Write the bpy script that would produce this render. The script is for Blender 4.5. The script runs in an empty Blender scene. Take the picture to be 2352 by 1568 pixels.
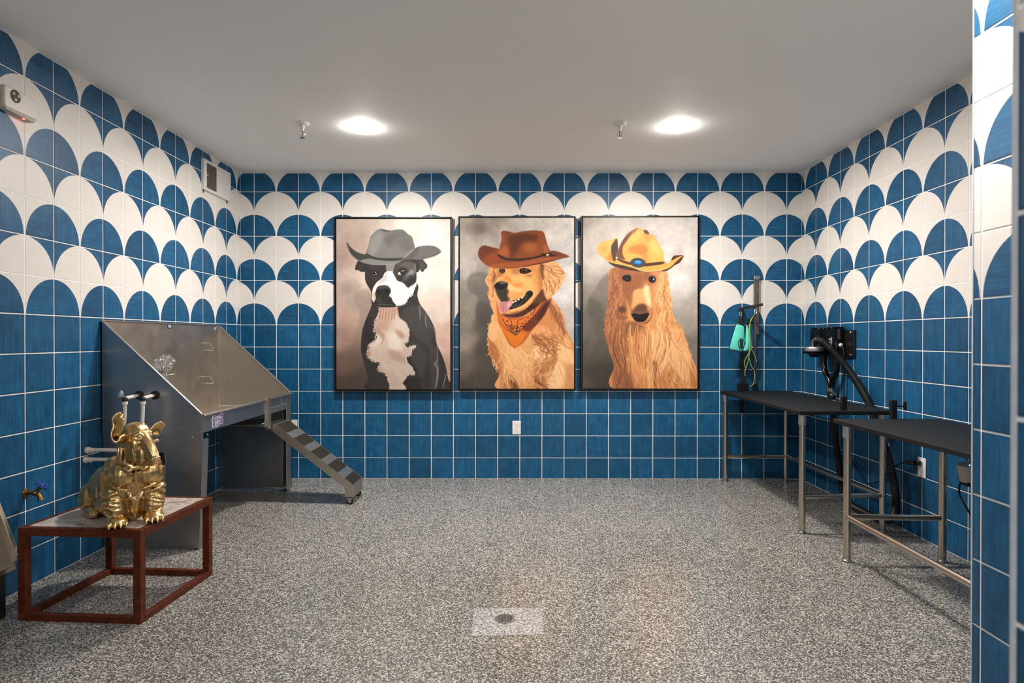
import bpy, bmesh, math, random
import numpy as np
from mathutils import Vector, Matrix, Euler

# ---------- camera, world, exposure, room lamps ----------
SC = bpy.context.scene
COL = SC.collection
SC.view_settings.view_transform = 'Standard'
SC.view_settings.look = 'None'
SC.view_settings.gamma = 1.0
SC.view_settings.use_curve_mapping = False
SC.view_settings.exposure = 0.43
T = .2                                   # tile pitch
XL, XR, YB, YN, ZC = -.124, 4.933, 0.0, -8.4, 2.757   # left, right, back wall, wall behind camera, ceiling
cam_d = bpy.data.cameras.new('camera'); cam = bpy.data.objects.new('camera', cam_d); COL.objects.link(cam)
cam_d.sensor_width = 36.; cam_d.lens = 1430.05/2352*36.
cam.location = (2.358, -5.617, 1.266)
_yaw, _pit, _rol = .00512, -.00493, .00042
_f = Vector((-math.sin(_yaw)*math.cos(_pit), math.cos(_yaw)*math.cos(_pit), math.sin(_pit)))
_q = _f.to_track_quat('-Z', 'Y')
cam.rotation_euler = (_q.to_matrix() @ Matrix.Rotation(_rol, 3, 'Z')).to_euler()
cam_d.clip_start = .02; cam_d.clip_end = 60
cam_d.dof.use_dof = True; cam_d.dof.focus_distance = 4.6; cam_d.dof.aperture_fstop = 5.6
SC.camera = cam
world = bpy.data.worlds.new('world'); SC.world = world; world.use_nodes = True
world.node_tree.nodes['Background'].inputs[0].default_value = (.5, .5, .52, 1)
world.node_tree.nodes['Background'].inputs[1].default_value = .05
# recessed ceiling lamps: two in the picture, the others behind the camera and over the near end of the room
LAMPS = [(1.281, -1.217, 1.), (3.501, -1.23, 1.), (3.30, -3.60, .62), (1.80, -6.60, .9)]
LAMP_W = 40.
LAMP_C = (1.0, .955, .90)

# ---------- helpers ----------
def s2l(c):
    c = np.asarray(c, dtype=float)
    return np.where(c <= .04045, c/12.92, ((c+.055)/1.055)**2.4)

def link(name, me, parent=None, mat=None):
    o = bpy.data.objects.new(name, me); COL.objects.link(o)
    if parent is not None: o.parent = parent
    if mat is not None and me is not None and len(me.materials) == 0: me.materials.append(mat)
    return o
def tag(o, label=None, cat=None, group=None, kind=None):
    for k, v in (('label', label), ('category', cat), ('group', group), ('kind', kind)):
        if v: o[k] = v
    return o
def thing(name, label, cat, loc=(0,0,0), rz=0, group=None):
    o = bpy.data.objects.new(name, None); COL.objects.link(o)
    o.location = loc; o.rotation_euler = (0, 0, rz); o.empty_display_size = .05
    return tag(o, label, cat, group)
class B:
    """collects shapes in one bmesh; .go() links them as ONE mesh object"""
    def __init__(s): s.bm = bmesh.new()
    def box(s, a, b, bev=0., rot=None, piv=None, seg=1):
        x0, y0, z0 = a; x1, y1, z1 = b
        g = bmesh.ops.create_cube(s.bm, size=1.)
        vs = g['verts']
        for v in vs: v.co = Vector(((x0+x1)/2+v.co.x*(x1-x0), (y0+y1)/2+v.co.y*(y1-y0), (z0+z1)/2+v.co.z*(z1-z0)))
        if bev > 0:
            es = list({e for v in vs for e in v.link_edges})
            r = bmesh.ops.bevel(s.bm, geom=es, offset=bev, segments=seg, affect='EDGES', profile=.5)
            vs = list({v for f in r['faces'] for v in f.verts} | {v for v in vs if v.is_valid})
        if rot is not None:
            p = Vector(piv) if piv else Vector(((x0+x1)/2, (y0+y1)/2, (z0+z1)/2))
            for v in vs: v.co = p+rot @ (v.co-p)
        return vs
    def cyl(s, a, b, r, r2=None, n=20, caps=True):
        a, b = Vector(a), Vector(b); d = b-a
        g = bmesh.ops.create_cone(s.bm, cap_ends=caps, segments=n, radius1=r, radius2=r if r2 is None else r2, depth=d.length)
        q = d.to_track_quat('Z', 'Y').to_matrix()
        for v in g['verts']: v.co = (a+b)/2+q @ v.co
        return g['verts']
    def sph(s, c, r, n=14, rot=None):
        g = bmesh.ops.create_uvsphere(s.bm, u_segments=n, v_segments=max(6, n*2//3), radius=1.)
        r = (r, r, r) if not hasattr(r, '__len__') else r
        for v in g['verts']:
            p = Vector((v.co.x*r[0], v.co.y*r[1], v.co.z*r[2]))
            if rot is not None: p = rot @ p
            v.co = Vector(c)+p
        return g['verts']
    def tube(s, pts, r, n=10, sub=6, close=False, caps=True):
        pts = [Vector(p) for p in pts]
        if sub > 1 and len(pts) > 2:
            out = []; N = len(pts)
            for i in range(N if close else N-1):
                if close: a, b, c, d = pts[i-1], pts[i], pts[(i+1)%N], pts[(i+2)%N]
                else: a, b, c, d = pts[max(i-1,0)], pts[i], pts[i+1], pts[min(i+2,N-1)]
                for k in range(sub):
                    t = k/sub
                    out.append(.5*((2*b)+(c-a)*t+(2*a-5*b+4*c-d)*t*t+(3*b-a-3*c+d)*t**3))
            if not close: out.append(pts[-1])
            pts = out
        N = len(pts); rings = []; up = None
        for i, p in enumerate(pts):
            d = (pts[(i+1)%N]-pts[i-1]) if close else (pts[min(i+1,N-1)]-pts[max(i-1,0)])
            if d.length < 1e-9: d = Vector((0,0,1))
            d.normalize()
            if up is None: up = Vector((0,0,1)) if abs(d.z) < .9 else Vector((1,0,0))
            e1 = d.cross(up)
            if e1.length < 1e-6: e1 = d.orthogonal()
            e1.normalize(); e2 = e1.cross(d).normalized(); up = e2
            rr = r(i/(N-1)) if callable(r) else r
            rings.append([s.bm.verts.new(p+(e1*math.cos(2*math.pi*k/n)+e2*math.sin(2*math.pi*k/n))*rr) for k in range(n)])
        for i in range(N if close else N-1):
            A, C = rings[i], rings[(i+1)%N]
            for k in range(n): s.bm.faces.new((A[k], A[(k+1)%n], C[(k+1)%n], C[k]))
        if caps and not close:
            s.bm.faces.new(rings[0][::-1]); s.bm.faces.new(rings[-1])
    def lathe(s, prof, c=(0,0,0), axis=None, n=28, ring=False):
        """prof: (radius, height) list round local Z, turned to axis"""
        q = Vector(axis).to_track_quat('Z', 'Y').to_matrix() if axis is not None else Matrix.Identity(3)
        rings = [[s.bm.verts.new(Vector(c)+q @ Vector((r*math.cos(2*math.pi*k/n), r*math.sin(2*math.pi*k/n), h))) for k in range(n)] for r, h in prof]
        for A, C in zip(rings, rings[1:]+(rings[:1] if ring else [])):
            for k in range(n): s.bm.faces.new((A[k], A[(k+1)%n], C[(k+1)%n], C[k]))
        if not ring: s.bm.faces.new(rings[0][::-1]); s.bm.faces.new(rings[-1])
    def prism(s, poly, d):
        """poly: 3-D polygon, extruded by vector d"""
        a = [s.bm.verts.new(Vector(p)) for p in poly]; b = [s.bm.verts.new(Vector(p)+Vector(d)) for p in poly]
        n = len(a)
        s.bm.faces.new(a[::-1]); s.bm.faces.new(b)
        for i in range(n): s.bm.faces.new((a[i], a[(i+1)%n], b[(i+1)%n], b[i]))
    def go(s, name, mat, parent=None, smooth=False, bev=0., kind=None):
        bmesh.ops.recalc_face_normals(s.bm, faces=s.bm.faces)
        me = bpy.data.meshes.new(name); s.bm.to_mesh(me); s.bm.free()
        if smooth:
            me.shade_smooth()
            me.set_sharp_from_angle(angle=math.radians(38))
        o = link(name, me, parent, mat)
        if bev > 0:
            m = o.modifiers.new('bevel', 'BEVEL'); m.width = bev; m.segments = 2; m.limit_method = 'ANGLE'
        if kind: o['kind'] = kind
        return o

# ---------- materials ----------
class NT:
    def __init__(s, name):
        s.m = bpy.data.materials.new(name); s.m.use_nodes = True; s.t = s.m.node_tree
        s.b = s.t.nodes['Principled BSDF']
    def n(s, typ, **kw):
        nd = s.t.nodes.new(typ)
        for k, v in kw.items():
            if k.startswith('i_'):
                key = k[2:]; nd.inputs[int(key) if key.isdigit() else key].default_value = v
            else: setattr(nd, k, v)
        return nd
    def l(s, a, b): s.t.links.new(a, b)
    def math(s, op, a, b=None, clamp=False):
        nd = s.t.nodes.new('ShaderNodeMath'); nd.operation = op; nd.use_clamp = clamp
        for i, v in enumerate((a, b)):
            if v is None: continue
            if isinstance(v, (int, float)): nd.inputs[i].default_value = v
            else: s.l(v, nd.inputs[i])
        return nd.outputs[0]
    def mix(s, f, a, b, mode='MIX'):
        nd = s.t.nodes.new('ShaderNodeMix'); nd.data_type = 'RGBA'; nd.blend_type = mode
        for i, v in ((0, f), (6, a), (7, b)):
            if isinstance(v, (int, float)): nd.inputs[i].default_value = v
            elif isinstance(v, tuple): nd.inputs[i].default_value = (*v, 1) if len(v) == 3 else v
            else: s.l(v, nd.inputs[i])
        return nd.outputs[2]
    def ramp(s, src, stops, interp='LINEAR'):
        nd = s.t.nodes.new('ShaderNodeValToRGB'); nd.color_ramp.interpolation = interp
        e = nd.color_ramp.elements
        while len(e) < len(stops): e.new(.5)
        for el, (p, c) in zip(e, stops): el.position = p; el.color = (*c, 1)
        s.l(src, nd.inputs[0]); return nd.outputs[0]
    def noise(s, vec, scale, detail=2., rough=.5, dist=0.):
        nd = s.n('ShaderNodeTexNoise'); nd.inputs['Scale'].default_value = scale; nd.inputs['Detail'].default_value = detail
        nd.inputs['Roughness'].default_value = rough; nd.inputs['Distortion'].default_value = dist
        if vec is not None: s.l(vec, nd.inputs['Vector'])
        return nd.outputs['Fac']
    def map(s, vec, scale=(1,1,1), loc=(0,0,0)):
        nd = s.n('ShaderNodeMapping'); nd.inputs['Scale'].default_value = scale; nd.inputs['Location'].default_value = loc
        s.l(vec, nd.inputs[0]); return nd.outputs[0]
    def bump(s, h, strength, dist=.01):
        nd = s.n('ShaderNodeBump'); nd.inputs['Strength'].default_value = strength; nd.inputs['Distance'].default_value = dist
        s.l(h, nd.inputs['Height']); s.l(nd.outputs[0], s.b.inputs['Normal'])
def lin(c): return tuple(float(v) for v in s2l(np.array(c)/255.))
def simple(name, rgb, rough=.5, metal=0., spec=.5, noise=0., nscale=40., bump=0., bscale=200., coat=0., trans=0., emit=None, es=0., scale3=(1,1,1)):
    k = NT(name); c = lin(rgb)
    k.b.inputs['Base Color'].default_value = (*c, 1); k.b.inputs['Roughness'].default_value = rough
    k.b.inputs['Metallic'].default_value = metal; k.b.inputs['Specular IOR Level'].default_value = spec
    k.b.inputs['Coat Weight'].default_value = coat; k.b.inputs['Transmission Weight'].default_value = trans
    tc = k.n('ShaderNodeTexCoord').outputs['Object']
    if noise > 0:
        f = k.noise(k.map(tc, scale3), nscale, 4., .6)
        lo = tuple(max(v*(1-noise), 0) for v in c); hi = tuple(min(v*(1+noise), 1) for v in c)
        k.l(k.ramp(f, [(.3, lo), (.7, hi)]), k.b.inputs['Base Color'])
        r2 = k.n('ShaderNodeMapRange'); k.l(f, r2.inputs[0]); r2.inputs[3].default_value = max(rough-.08, .02); r2.inputs[4].default_value = min(rough+.1, 1)
        k.l(r2.outputs[0], k.b.inputs['Roughness'])
    if bump > 0: k.bump(k.noise(k.map(tc, scale3), bscale, 3.), bump, .004)
    if emit:
        k.b.inputs['Emission Color'].default_value = (*lin(emit), 1); k.b.inputs['Emission Strength'].default_value = es
    return k.m

def tile_mat(name, kind):
    """glazed tile; kind: 'solid', or blue/white disc with its centre at the lower right (L) or lower left (R)"""
    k = NT(name)
    uv = k.n('ShaderNodeUVMap').outputs[0]
    sep = k.n('ShaderNodeSeparateXYZ'); k.l(uv, sep.inputs[0]); X, Z = sep.outputs[0], sep.outputs[1]
    rnd = k.n('ShaderNodeObjectInfo').outputs['Random']
    off = k.n('ShaderNodeCombineXYZ'); k.l(k.math('MULTIPLY', rnd, 37.), off.inputs[0]); k.l(k.math('MULTIPLY', rnd, 91.), off.inputs[1]); k.l(k.math('MULTIPLY', rnd, 13.), off.inputs[2])
    add = k.n('ShaderNodeVectorMath', operation='ADD'); k.l(uv, add.inputs[0]); k.l(off.outputs[0], add.inputs[1]); v = add.outputs[0]
    horiz = kind.endswith('L')
    st = k.noise(k.map(v, (8, 280, 1) if horiz else (280, 8, 1)), 1., 3., .6)
    st2 = k.noise(k.map(v, (3, 90, 1) if horiz else (90, 3, 1)), 1., 2., .5)
    cl = k.noise(v, 14., 3., .6)
    f = k.math('ADD', k.math('MULTIPLY', st, .45), k.math('ADD', k.math('MULTIPLY', st2, .25), k.math('MULTIPLY', cl, .3)))
    blue = k.ramp(f, [(.34, (.0020, .049, .122)), (.5, (.0052, .083, .188)), (.66, (.019, .134, .275))])
    tone = k.n('ShaderNodeMapRange'); k.l(rnd, tone.inputs[0]); tone.inputs[3].default_value = .84; tone.inputs[4].default_value = 1.14
    hsv = k.n('ShaderNodeHueSaturation'); k.l(blue, hsv.inputs['Color']); k.l(tone.outputs[0], hsv.inputs['Value'])
    blue = hsv.outputs[0]
    # soft darker rim of the glaze on blue tiles
    ax = k.math('ABSOLUTE', X); az = k.math('ABSOLUTE', Z); e = k.math('MAXIMUM', ax, az)
    rim = k.n('ShaderNodeMapRange'); k.l(e, rim.inputs[0]); rim.inputs[1].default_value = .088; rim.inputs[2].default_value = .0965; rim.inputs[3].default_value = 1.; rim.inputs[4].default_value = .72
    blue = k.mix(1., blue, rim.outputs[0], 'MULTIPLY')
    if kind == 'solid': col = blue
    else:
        cx = .1 if horiz else -.1
        dx = k.math('SUBTRACT', X, cx); dz = k.math('ADD', Z, .1)
        r = k.math('SQRT', k.math('ADD', k.math('MULTIPLY', dx, dx), k.math('MULTIPLY', dz, dz)))
        R = .1935 if kind.startswith('blue') else .1985
        m = k.n('ShaderNodeMapRange'); k.l(r, m.inputs[0]); m.inputs[1].default_value = R-.0005; m.inputs[2].default_value = R+.0005
        white = k.ramp(cl, [(.2, (.735, .69, .64)), (.8, (.785, .74, .695))])
        col = k.mix(m.outputs[0], *((blue, white) if kind.startswith('blue') else (white, blue)))
    k.l(col, k.b.inputs['Base Color'])
    k.b.inputs['Roughness'].default_value = .44; k.b.inputs['Specular IOR Level'].default_value = .36
    k.bump(k.math('ADD', k.math('MULTIPLY', st, .3), k.noise(v, 22., 2.)), .12, .003)
    return k.m
def at(px, py, ax, val):
    """point on the plane axis = val that the photograph shows at pixel (px, py)"""
    u, v = (px-1176)/1430.05, (784-py)/1430.05
    cr, sr = math.cos(_rol), math.sin(_rol); u, v = cr*u+sr*v, -sr*u+cr*v
    cp, sp = math.cos(_pit), math.sin(_pit); y, z = cp-sp*v, sp+cp*v
    cy, sy = math.cos(_yaw), math.sin(_yaw); d = (cy*u-sy*y, sy*u+cy*y, z)
    c = cam.location; t = (val-c[ax])/d[ax]
    return Vector((c[0]+t*d[0], c[1]+t*d[1], c[2]+t*d[2]))

# ---------- lamps ----------
m_lens = simple('lamp lens', (255, 250, 240), .4, emit=(255, 247, 236), es=55.)
m_white_paint = simple('white enamel', (226, 224, 220), .45)
lamp_labels = ['round glowing ceiling downlight left of centre, nearest the black and white dog picture',
               'round glowing ceiling downlight right of centre, above the tan hat picture',
               'round ceiling downlight beside the right wing wall', 'round ceiling downlight behind the camera']
for (x, y, w), lb in zip(LAMPS, lamp_labels):
    t = thing('ceiling_light', lb, 'ceiling light', (x, y, ZC), group='round ceiling downlights')
    b = B(); b.lathe([(.090, 0), (.090, -.0015), (.082, -.0025), (.080, -.0020), (.080, 0)], n=40); b.go('trim_ring', m_white_paint, t, True)
    b = B(); b.lathe([(.080, -.001), (.079, -.012), (.070, -.026), (.048, -.037), (.024, -.042), (.004, -.043)], n=32); b.go('lens', m_lens, t, True)
    ld = bpy.data.lights.new('downlight', 'AREA'); ld.shape = 'DISK'; ld.size = .15; ld.energy = LAMP_W*w; ld.color = LAMP_C; ld.spread = math.radians(180)
    lo = bpy.data.objects.new('downlight', ld); COL.objects.link(lo); lo.parent = t; lo.location = (0, 0, -.046)

# ---------- room shell ----------
kk = NT('grout'); kk.b.inputs['Roughness'].default_value = .85
kk.l(kk.ramp(kk.noise(kk.n('ShaderNodeTexCoord').outputs['Object'], 30., 3.), [(.3, (.84, .83, .80)), (.7, (.91, .90, .87))]), kk.b.inputs['Base Color'])
m_grout = kk.m
kk = NT('ceiling paint'); kk.b.inputs['Roughness'].default_value = .7; kk.b.inputs['Base Color'].default_value = (.90, .90, .895, 1)
kk.bump(kk.noise(kk.n('ShaderNodeTexCoord').outputs['Object'], 190., 3., .6), .35, .0025)
m_ceil = kk.m
kk = NT('plaster'); kk.b.inputs['Roughness'].default_value = .8; kk.b.inputs['Base Color'].default_value = (.80, .79, .77, 1); m_plaster = kk.m

def flake_floor(name, dark, mid, light, cut, scale=215.):
    k = NT(name); v = k.n('ShaderNodeTexCoord').outputs['Object']
    w = k.n('ShaderNodeVectorMath', operation='ADD'); k.l(v, w.inputs[0])
    nz = k.n('ShaderNodeTexNoise'); nz.inputs['Scale'].default_value = 260.; nz.inputs['Detail'].default_value = 2.; k.l(v, nz.inputs['Vector'])
    sc = k.n('ShaderNodeVectorMath', operation='SCALE'); sc.inputs['Scale'].default_value = .0040; k.l(nz.outputs['Color'], sc.inputs[0]); k.l(sc.outputs[0], w.inputs[1])
    vo = k.n('ShaderNodeTexVoronoi'); vo.inputs['Scale'].default_value = scale; k.l(w.outputs[0], vo.inputs['Vector'])
    se = k.n('ShaderNodeSeparateColor'); k.l(vo.outputs['Color'], se.inputs[0])
    vo2 = k.n('ShaderNodeTexVoronoi'); vo2.inputs['Scale'].default_value = scale*2.3; k.l(w.outputs[0], vo2.inputs['Vector'])
    se2 = k.n('ShaderNodeSeparateColor'); k.l(vo2.outputs['Color'], se2.inputs[0])
    f = k.math('ADD', k.math('MULTIPLY', se.outputs[0], .80), k.math('MULTIPLY', se2.outputs[1], .20))
    big = k.noise(v, 1.3, 3., .6)
    f = k.math('ADD', f, k.math('MULTIPLY', k.math('SUBTRACT', big, .5), .16))
    col = k.ramp(f, [(0., dark), (cut[0], mid), (cut[1], tuple((a+b)/2 for a, b in zip(mid, light))), (cut[2], light), (.95, tuple(min(c*1.25, 1) for c in light))], 'CONSTANT')
    # faint warm scuffs
    col = k.mix(k.math('MULTIPLY', k.noise(v, .9, 2.), .25), col, (1., .88, .78), 'MULTIPLY')
    k.l(col, k.b.inputs['Base Color'])
    r = k.n('ShaderNodeMapRange'); k.l(k.noise(v, 5., 4., .6), r.inputs[0]); r.inputs[3].default_value = .16; r.inputs[4].default_value = .34
    k.l(r.outputs[0], k.b.inputs['Roughness']); k.b.inputs['Specular IOR Level'].default_value = .55
    k.bump(k.noise(v, 120., 2.), .12, .002)
    return k.m
m_floor = flake_floor('flake floor', (.050, .051, .050), (.120, .118, .113), (.60, .575, .52), (.22, .62, .72))
m_patch = flake_floor('patched flake floor', (.10, .103, .106), (.25, .256, .26), (.64, .645, .64), (.22, .50, .66))

b = B(); b.box((XL-.12, YN-.12, -.1), (XR+.12, .12, 0)); fl = b.go('floor', m_floor); fl['kind'] = 'structure'
b = B(); b.box((XL-.12, YN-.12, ZC), (XR+.12, .12, ZC+.1)); ce = b.go('ceiling', m_ceil); ce['kind'] = 'structure'
G = .0016
b = B(); b.box((XL-.12, G, 0), (XR+.12, .12, ZC)); w_back = b.go('wall_back', m_grout)
b = B(); b.box((XL-.12, YN, 0), (XL-G, G, ZC)); w_left = b.go('wall_left', m_grout)
b = B(); b.box((XR+G, YN, 0), (XR+.12, G, ZC)); w_right = b.go('wall_right', m_grout)
b = B(); b.box((XL-.12, YN-.12, 0), (XR+.12, YN, ZC)); w_near = b.go('wall_front', m_plaster)
XA, YA = 3.77, -3.690                   # wing wall seen on the right
XW, YW = 2.846, -5.008                  # jamb right beside the camera
b = B(); b.box((XA+G, YW, 0), (XR, YA, ZC)); w_a = b.go('wall_wing', m_grout)
b = B(); b.box((XW+G, YN, 0), (XR, YW, ZC)); w_b = b.go('wall_jamb', m_grout)
for o in (w_back, w_left, w_right, w_near, w_a, w_b): o['kind'] = 'structure'
m_trim = simple('satin edge trim', (196, 200, 206), .4, noise=.1)
b = B(); b.box((XA-.0015, YA-.001, 0), (XA+.006, YA+.0045, ZC)); o = b.go('trim_1', m_trim); o['kind'] = 'structure'
b = B(); b.box((XW-.0015, YW-.001, 0), (XW+.006, YW+.0045, ZC)); o = b.go('trim_2', m_trim); o['kind'] = 'structure'
# drain patch and drain
b = B(); b.prism([(2.170,-2.975,.0), (2.484,-2.957,.0), (2.480,-2.694,.0), (2.166,-2.705,.0)], (0,0,.0008)); b.go('repair_patch', m_patch, fl)
m_dark = simple('dark recess', (12, 12, 12), .7)
m_steel_s = simple('small steel parts', (176, 172, 166), .3, 1., noise=.15)
t = thing('floor_drain', 'round slotted metal floor drain in the pale patch of floor', 'drain', (2.312, -2.813, .0008))
b = B(); b.lathe([(.001, 0), (.040, 0), (.040, .0012), (.001, .0012)], n=32); b.go('dark_sump', m_dark, t)
b = B(); b.lathe([(.037, .0012), (.044, .0012), (.045, .0022), (.043, .003), (.037, .003)], n=36, ring=True)
m_drain = simple('dull drain metal', (120, 118, 112), .55, .6, noise=.15)
b.go('drain_ring', m_drain, t)
for i in range(-5, 6):
    h = math.sqrt(max(.037**2-(i*.0068)**2, 0))
    if h < .006: continue
    b = B(); b.box((i*.0068-.0018, -h, .001), (i*.0068+.0018, h, .0026)); b.go('grate_bar', m_drain, t)

# ---------- wall tiles, one by one ----------
TM = {n: tile_mat('tile '+n, n) for n in ('solid', 'blue L', 'blue R', 'white L', 'white R')}
_tm = {}
def tile_verts(xa, xb, za, zb):
    c = .0012
    def ring(i, y): return [(xa+i, y, za+i), (xb-i, y, za+i), (xb-i, y, zb-i), (xa+i, y, zb-i)]
    return ring(c, 0)+ring(0, .001)+ring(0, .004)
TF = [(0,1,2,3)]+[(4+i, 4+(i+1)%4, (i+1)%4, i) for i in range(4)]+[(8+i, 8+(i+1)%4, 4+(i+1)%4, 4+i) for i in range(4)]
def tile_mesh(kind, xa, xb, za, zb):
    key = (kind, round(xa, 4), round(xb, 4), round(za, 4), round(zb, 4))
    if key not in _tm:
        me = bpy.data.meshes.new('tile'); vs = tile_verts(xa, xb, za, zb)
        me.from_pydata(vs, [], TF); uv = me.uv_layers.new(name='uv')
        uv.data.foreach_set('uv', [c for l in me.loops for c in (vs[l.vertex_index][0], vs[l.vertex_index][2])])
        me.materials.append(TM[kind]); _tm[key] = me
    return _tm[key]
GV, GH = .0031, .0026                    # half grout joints
Z0 = 1.388                               # lowest joint of the scallop field
def tile_wall(wall, P0, rz, ua, ub, joint, centre_par, hidden=None):
    """P0: wall point with u = 0, z = 0; joint: u of a vertical joint; centre_par: parity of the joints that centre a blue arch"""
    ca, sa = math.cos(rz), math.sin(rz); spare = []
    i0 = math.floor((ua-joint)/T)
    for i in range(i0, 200):
        u0 = joint+i*T; u1 = u0+T
        if u0 >= ub-.004: break
        a = max(u0+GV, ua+.0008); e = min(u1-GV, ub-.0008)
        if e-a < .006: continue
        uc = u0+T/2
        right_is_centre = (i+1) % 2 == centre_par
        for j in range(-7, 7):
            za = Z0+j*T; zb = za+T; zc = za+T/2
            lo = max(za+GH, .003); hi = min(zb-GH, ZC-.003)
            if j < 0: kind = 'solid'
            else:
                blue = j % 2 == 0
                left = right_is_centre if blue else not right_is_centre
                kind = ('blue ' if blue else 'white ')+('L' if left else 'R')
            loc = Vector(P0)+Vector((ca*uc, sa*uc, zc))
            args = (a-uc, e-uc, lo-zc, hi-zc)
            if hidden and hidden(a, e, lo, hi): spare.append((kind, args, loc)); continue
            o = bpy.data.objects.new('tile', tile_mesh(kind, *args)); COL.objects.link(o)
            o.location = loc; o.rotation_euler = (0, 0, rz); o.parent = wall
    if spare:
        V, F, UV, MI = [], [], [], []; kinds = list(TM)
        for kind, args, loc in spare:
            n = len(V); vs = tile_verts(*args)
            V += [(loc.x+ca*v[0]-sa*v[1], loc.y+sa*v[0]+ca*v[1], loc.z+v[2]) for v in vs]
            for f in TF: F.append(tuple(n+q for q in f)); UV += [c for q in f for c in (vs[q][0], vs[q][2])]; MI.append(kinds.index(kind))
        me = bpy.data.meshes.new('far_tiles'); me.from_pydata(V, [], F)
        uv = me.uv_layers.new(name='uv'); uv.data.foreach_set('uv', UV)
        for kd in kinds: me.materials.append(TM[kd])
        me.polygons.foreach_set('material_index', MI)
        o = link('tiling', me, wall); o['kind'] = 'stuff'
PICS = [(.739, 1.792, .792, 2.352), (1.849, 2.898, .803, 2.357), (2.946, 4.005, .805, 2.360)]
tile_wall(w_back, (0, 0, 0), 0., XL, XR, 0., 0, lambda a, e, lo, hi: any(a > p[0]+.01 and e < p[1]-.01 and lo > p[2]+.01 and hi < p[3]-.01 for p in PICS))
# left wall: u = y; joints at -.0762-.2n, blue arches centred on odd n  (i=0 is n=0, i=-1 is n=1)
tile_wall(w_left, (XL, 0, 0), math.pi/2, YN+.2, 0., -.0762, 1, lambda a, e, lo, hi: e < -3.8)
# right wall: u = -y
tile_wall(w_right, (XR, 0, 0), -math.pi/2, 0., -YA, .0671, 1)
tile_wall(w_a, (XA, 0, 0), -math.pi/2, -YA, -YW, 3.723, 1)
tile_wall(w_b, (XW, 0, 0), -math.pi/2, -YW, -YN-.4, 5.008+.12, 1, lambda a, e, lo, hi: a > 6.2)

# ---------- shared materials ----------
def steel(name, rgb, rough, scale3=(1, 1, 1), amt=.12, ns=60.):
    return simple(name, rgb, rough, 1., noise=amt, nscale=ns, scale3=scale3)
m_ss = steel('brushed stainless sheet', (184, 176, 166), .42, (40, 1, 1), .10, 8.)
m_ss_dark = steel('stainless sheet panel', (176, 174, 172), .36, (1, 1, 1), .05, 3.)
m_ss_rim = simple('polished rolled rim', (206, 198, 186), .3, 1.)
m_tube = simple('stainless tube', (200, 188, 172), .27, 1.)
m_chrome = simple('chrome', (225, 225, 228), .08, 1.)
m_black = simple('black powder coat', (14, 14, 15), .38, noise=.1)
m_rubber = simple('black rubber', (18, 18, 18), .6, noise=.2)
m_blackgloss = simple('black gloss enamel', (9, 9, 10), .16, spec=.6, noise=.1)
m_pvc = simple('white pvc pipe', (222, 216, 206), .35, noise=.05)
m_copper = simple('aged thread tape', (178, 140, 104), .5, noise=.15)
m_plate = simple('white wall plate', (232, 229, 224), .35)
m_slot = simple('slot shadow gap', (60, 56, 52), .6)
m_ink = simple('label navy', (38, 48, 92), .5)
m_label = simple('label white', (214, 212, 214), .45)

def text_part(name, body, size, mat, parent, loc, rot, align='CENTER', ext=.0004, squash=1.):
    cu = bpy.data.curves.new(name, 'FONT'); cu.body = body; cu.size = size; cu.extrude = ext
    cu.align_x = align; cu.align_y = 'CENTER'
    to = bpy.data.objects.new(name, cu); COL.objects.link(to)
    dg = bpy.context.evaluated_depsgraph_get(); me = bpy.data.meshes.new_from_object(to.evaluated_get(dg))
    bpy.data.objects.remove(to); bpy.data.curves.remove(cu)
    me.materials.clear()
    o = link(name, me, parent, mat); o.location = loc; o.rotation_euler = rot; o.scale = (squash, 1, 1)
    return o

# ---------- dog wash tub ----------
tub = thing('dog_wash_tub', 'large stainless steel dog wash tub with slanted sides against the left wall', 'bathtub', (0, 0, 0))
X0, X1, Y0, Y1 = XL+.006, .49, -1.905, -.430
def slope(x): return 1.370+(x-X0)/(X1-.012-X0)*(.818-1.370)
b = B(); b.prism([(X0, Y0, .685), (.405, Y0, .685), (.405, Y0, .800), (X1-.006, Y0, .800), (X1-.006, Y0, .812), (X0, Y0, 1.366)], (0, .004, 0)); b.go('near_side_panel', m_ss_dark, tub)
b = B(); b.prism([(X0+.01, Y0+.006, .002), (.460, Y0+.006, .002), (.485, Y0+.006, .655), (.485, Y0+.006, .70), (X0+.01, Y0+.006, .70)], (0, .004, 0)); b.go('near_leg_panel', m_ss_dark, tub)
b = B(); b.prism([(.400, Y0-.005, .655), (X1-.002, Y0-.005, .655), (X1-.002, Y0-.005, .802), (.404, Y0-.005, .802)], (0, .006, 0)); b.go('corner_gusset', m_ss_dark, tub, bev=.0015)
b = B(); b.box((.240, Y0-.004, .690), (.398, Y0+.002, .728), .0012); b.go('side_strip', m_ss_dark, tub)
b = B(); b.prism([(.455, Y0+.005, .002), (.463, Y0+.005, .002), (.488, Y0+.005, .66), (.478, Y0+.005, .66)], (0, .070, 0)); b.go('front_leg', m_ss_dark, tub)
b = B(); b.prism([(X0, Y1, .702), (X1-.006, Y1, .702), (X1-.006, Y1, .812), (X0, Y1, 1.366)], (0, .004, 0)); b.go('far_side_panel', m_ss, tub)
b = B(); b.box((X0+.005, Y1, .022), (X1-.03, Y1+.004, .70)); b.go('far_leg_panel', m_ss_dark, tub)
b = B(); b.box((X1-.032, Y1-.115, .03), (X1-.028, Y1+.004, .812)); b.box((X1-.028, Y1-.006, .03), (X1, Y1+.004, .812)); b.box((X1-.004, Y1-.115, .03), (X1, Y1+.004, .812)); b.go('rear_leg', m_ss, tub, bev=.001)
b = B(); b.box((X0+.005, Y0+.008, .012), (X0+.009, Y0+.03, .70)); b.go('wall_leg', m_ss_dark, tub)
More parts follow.
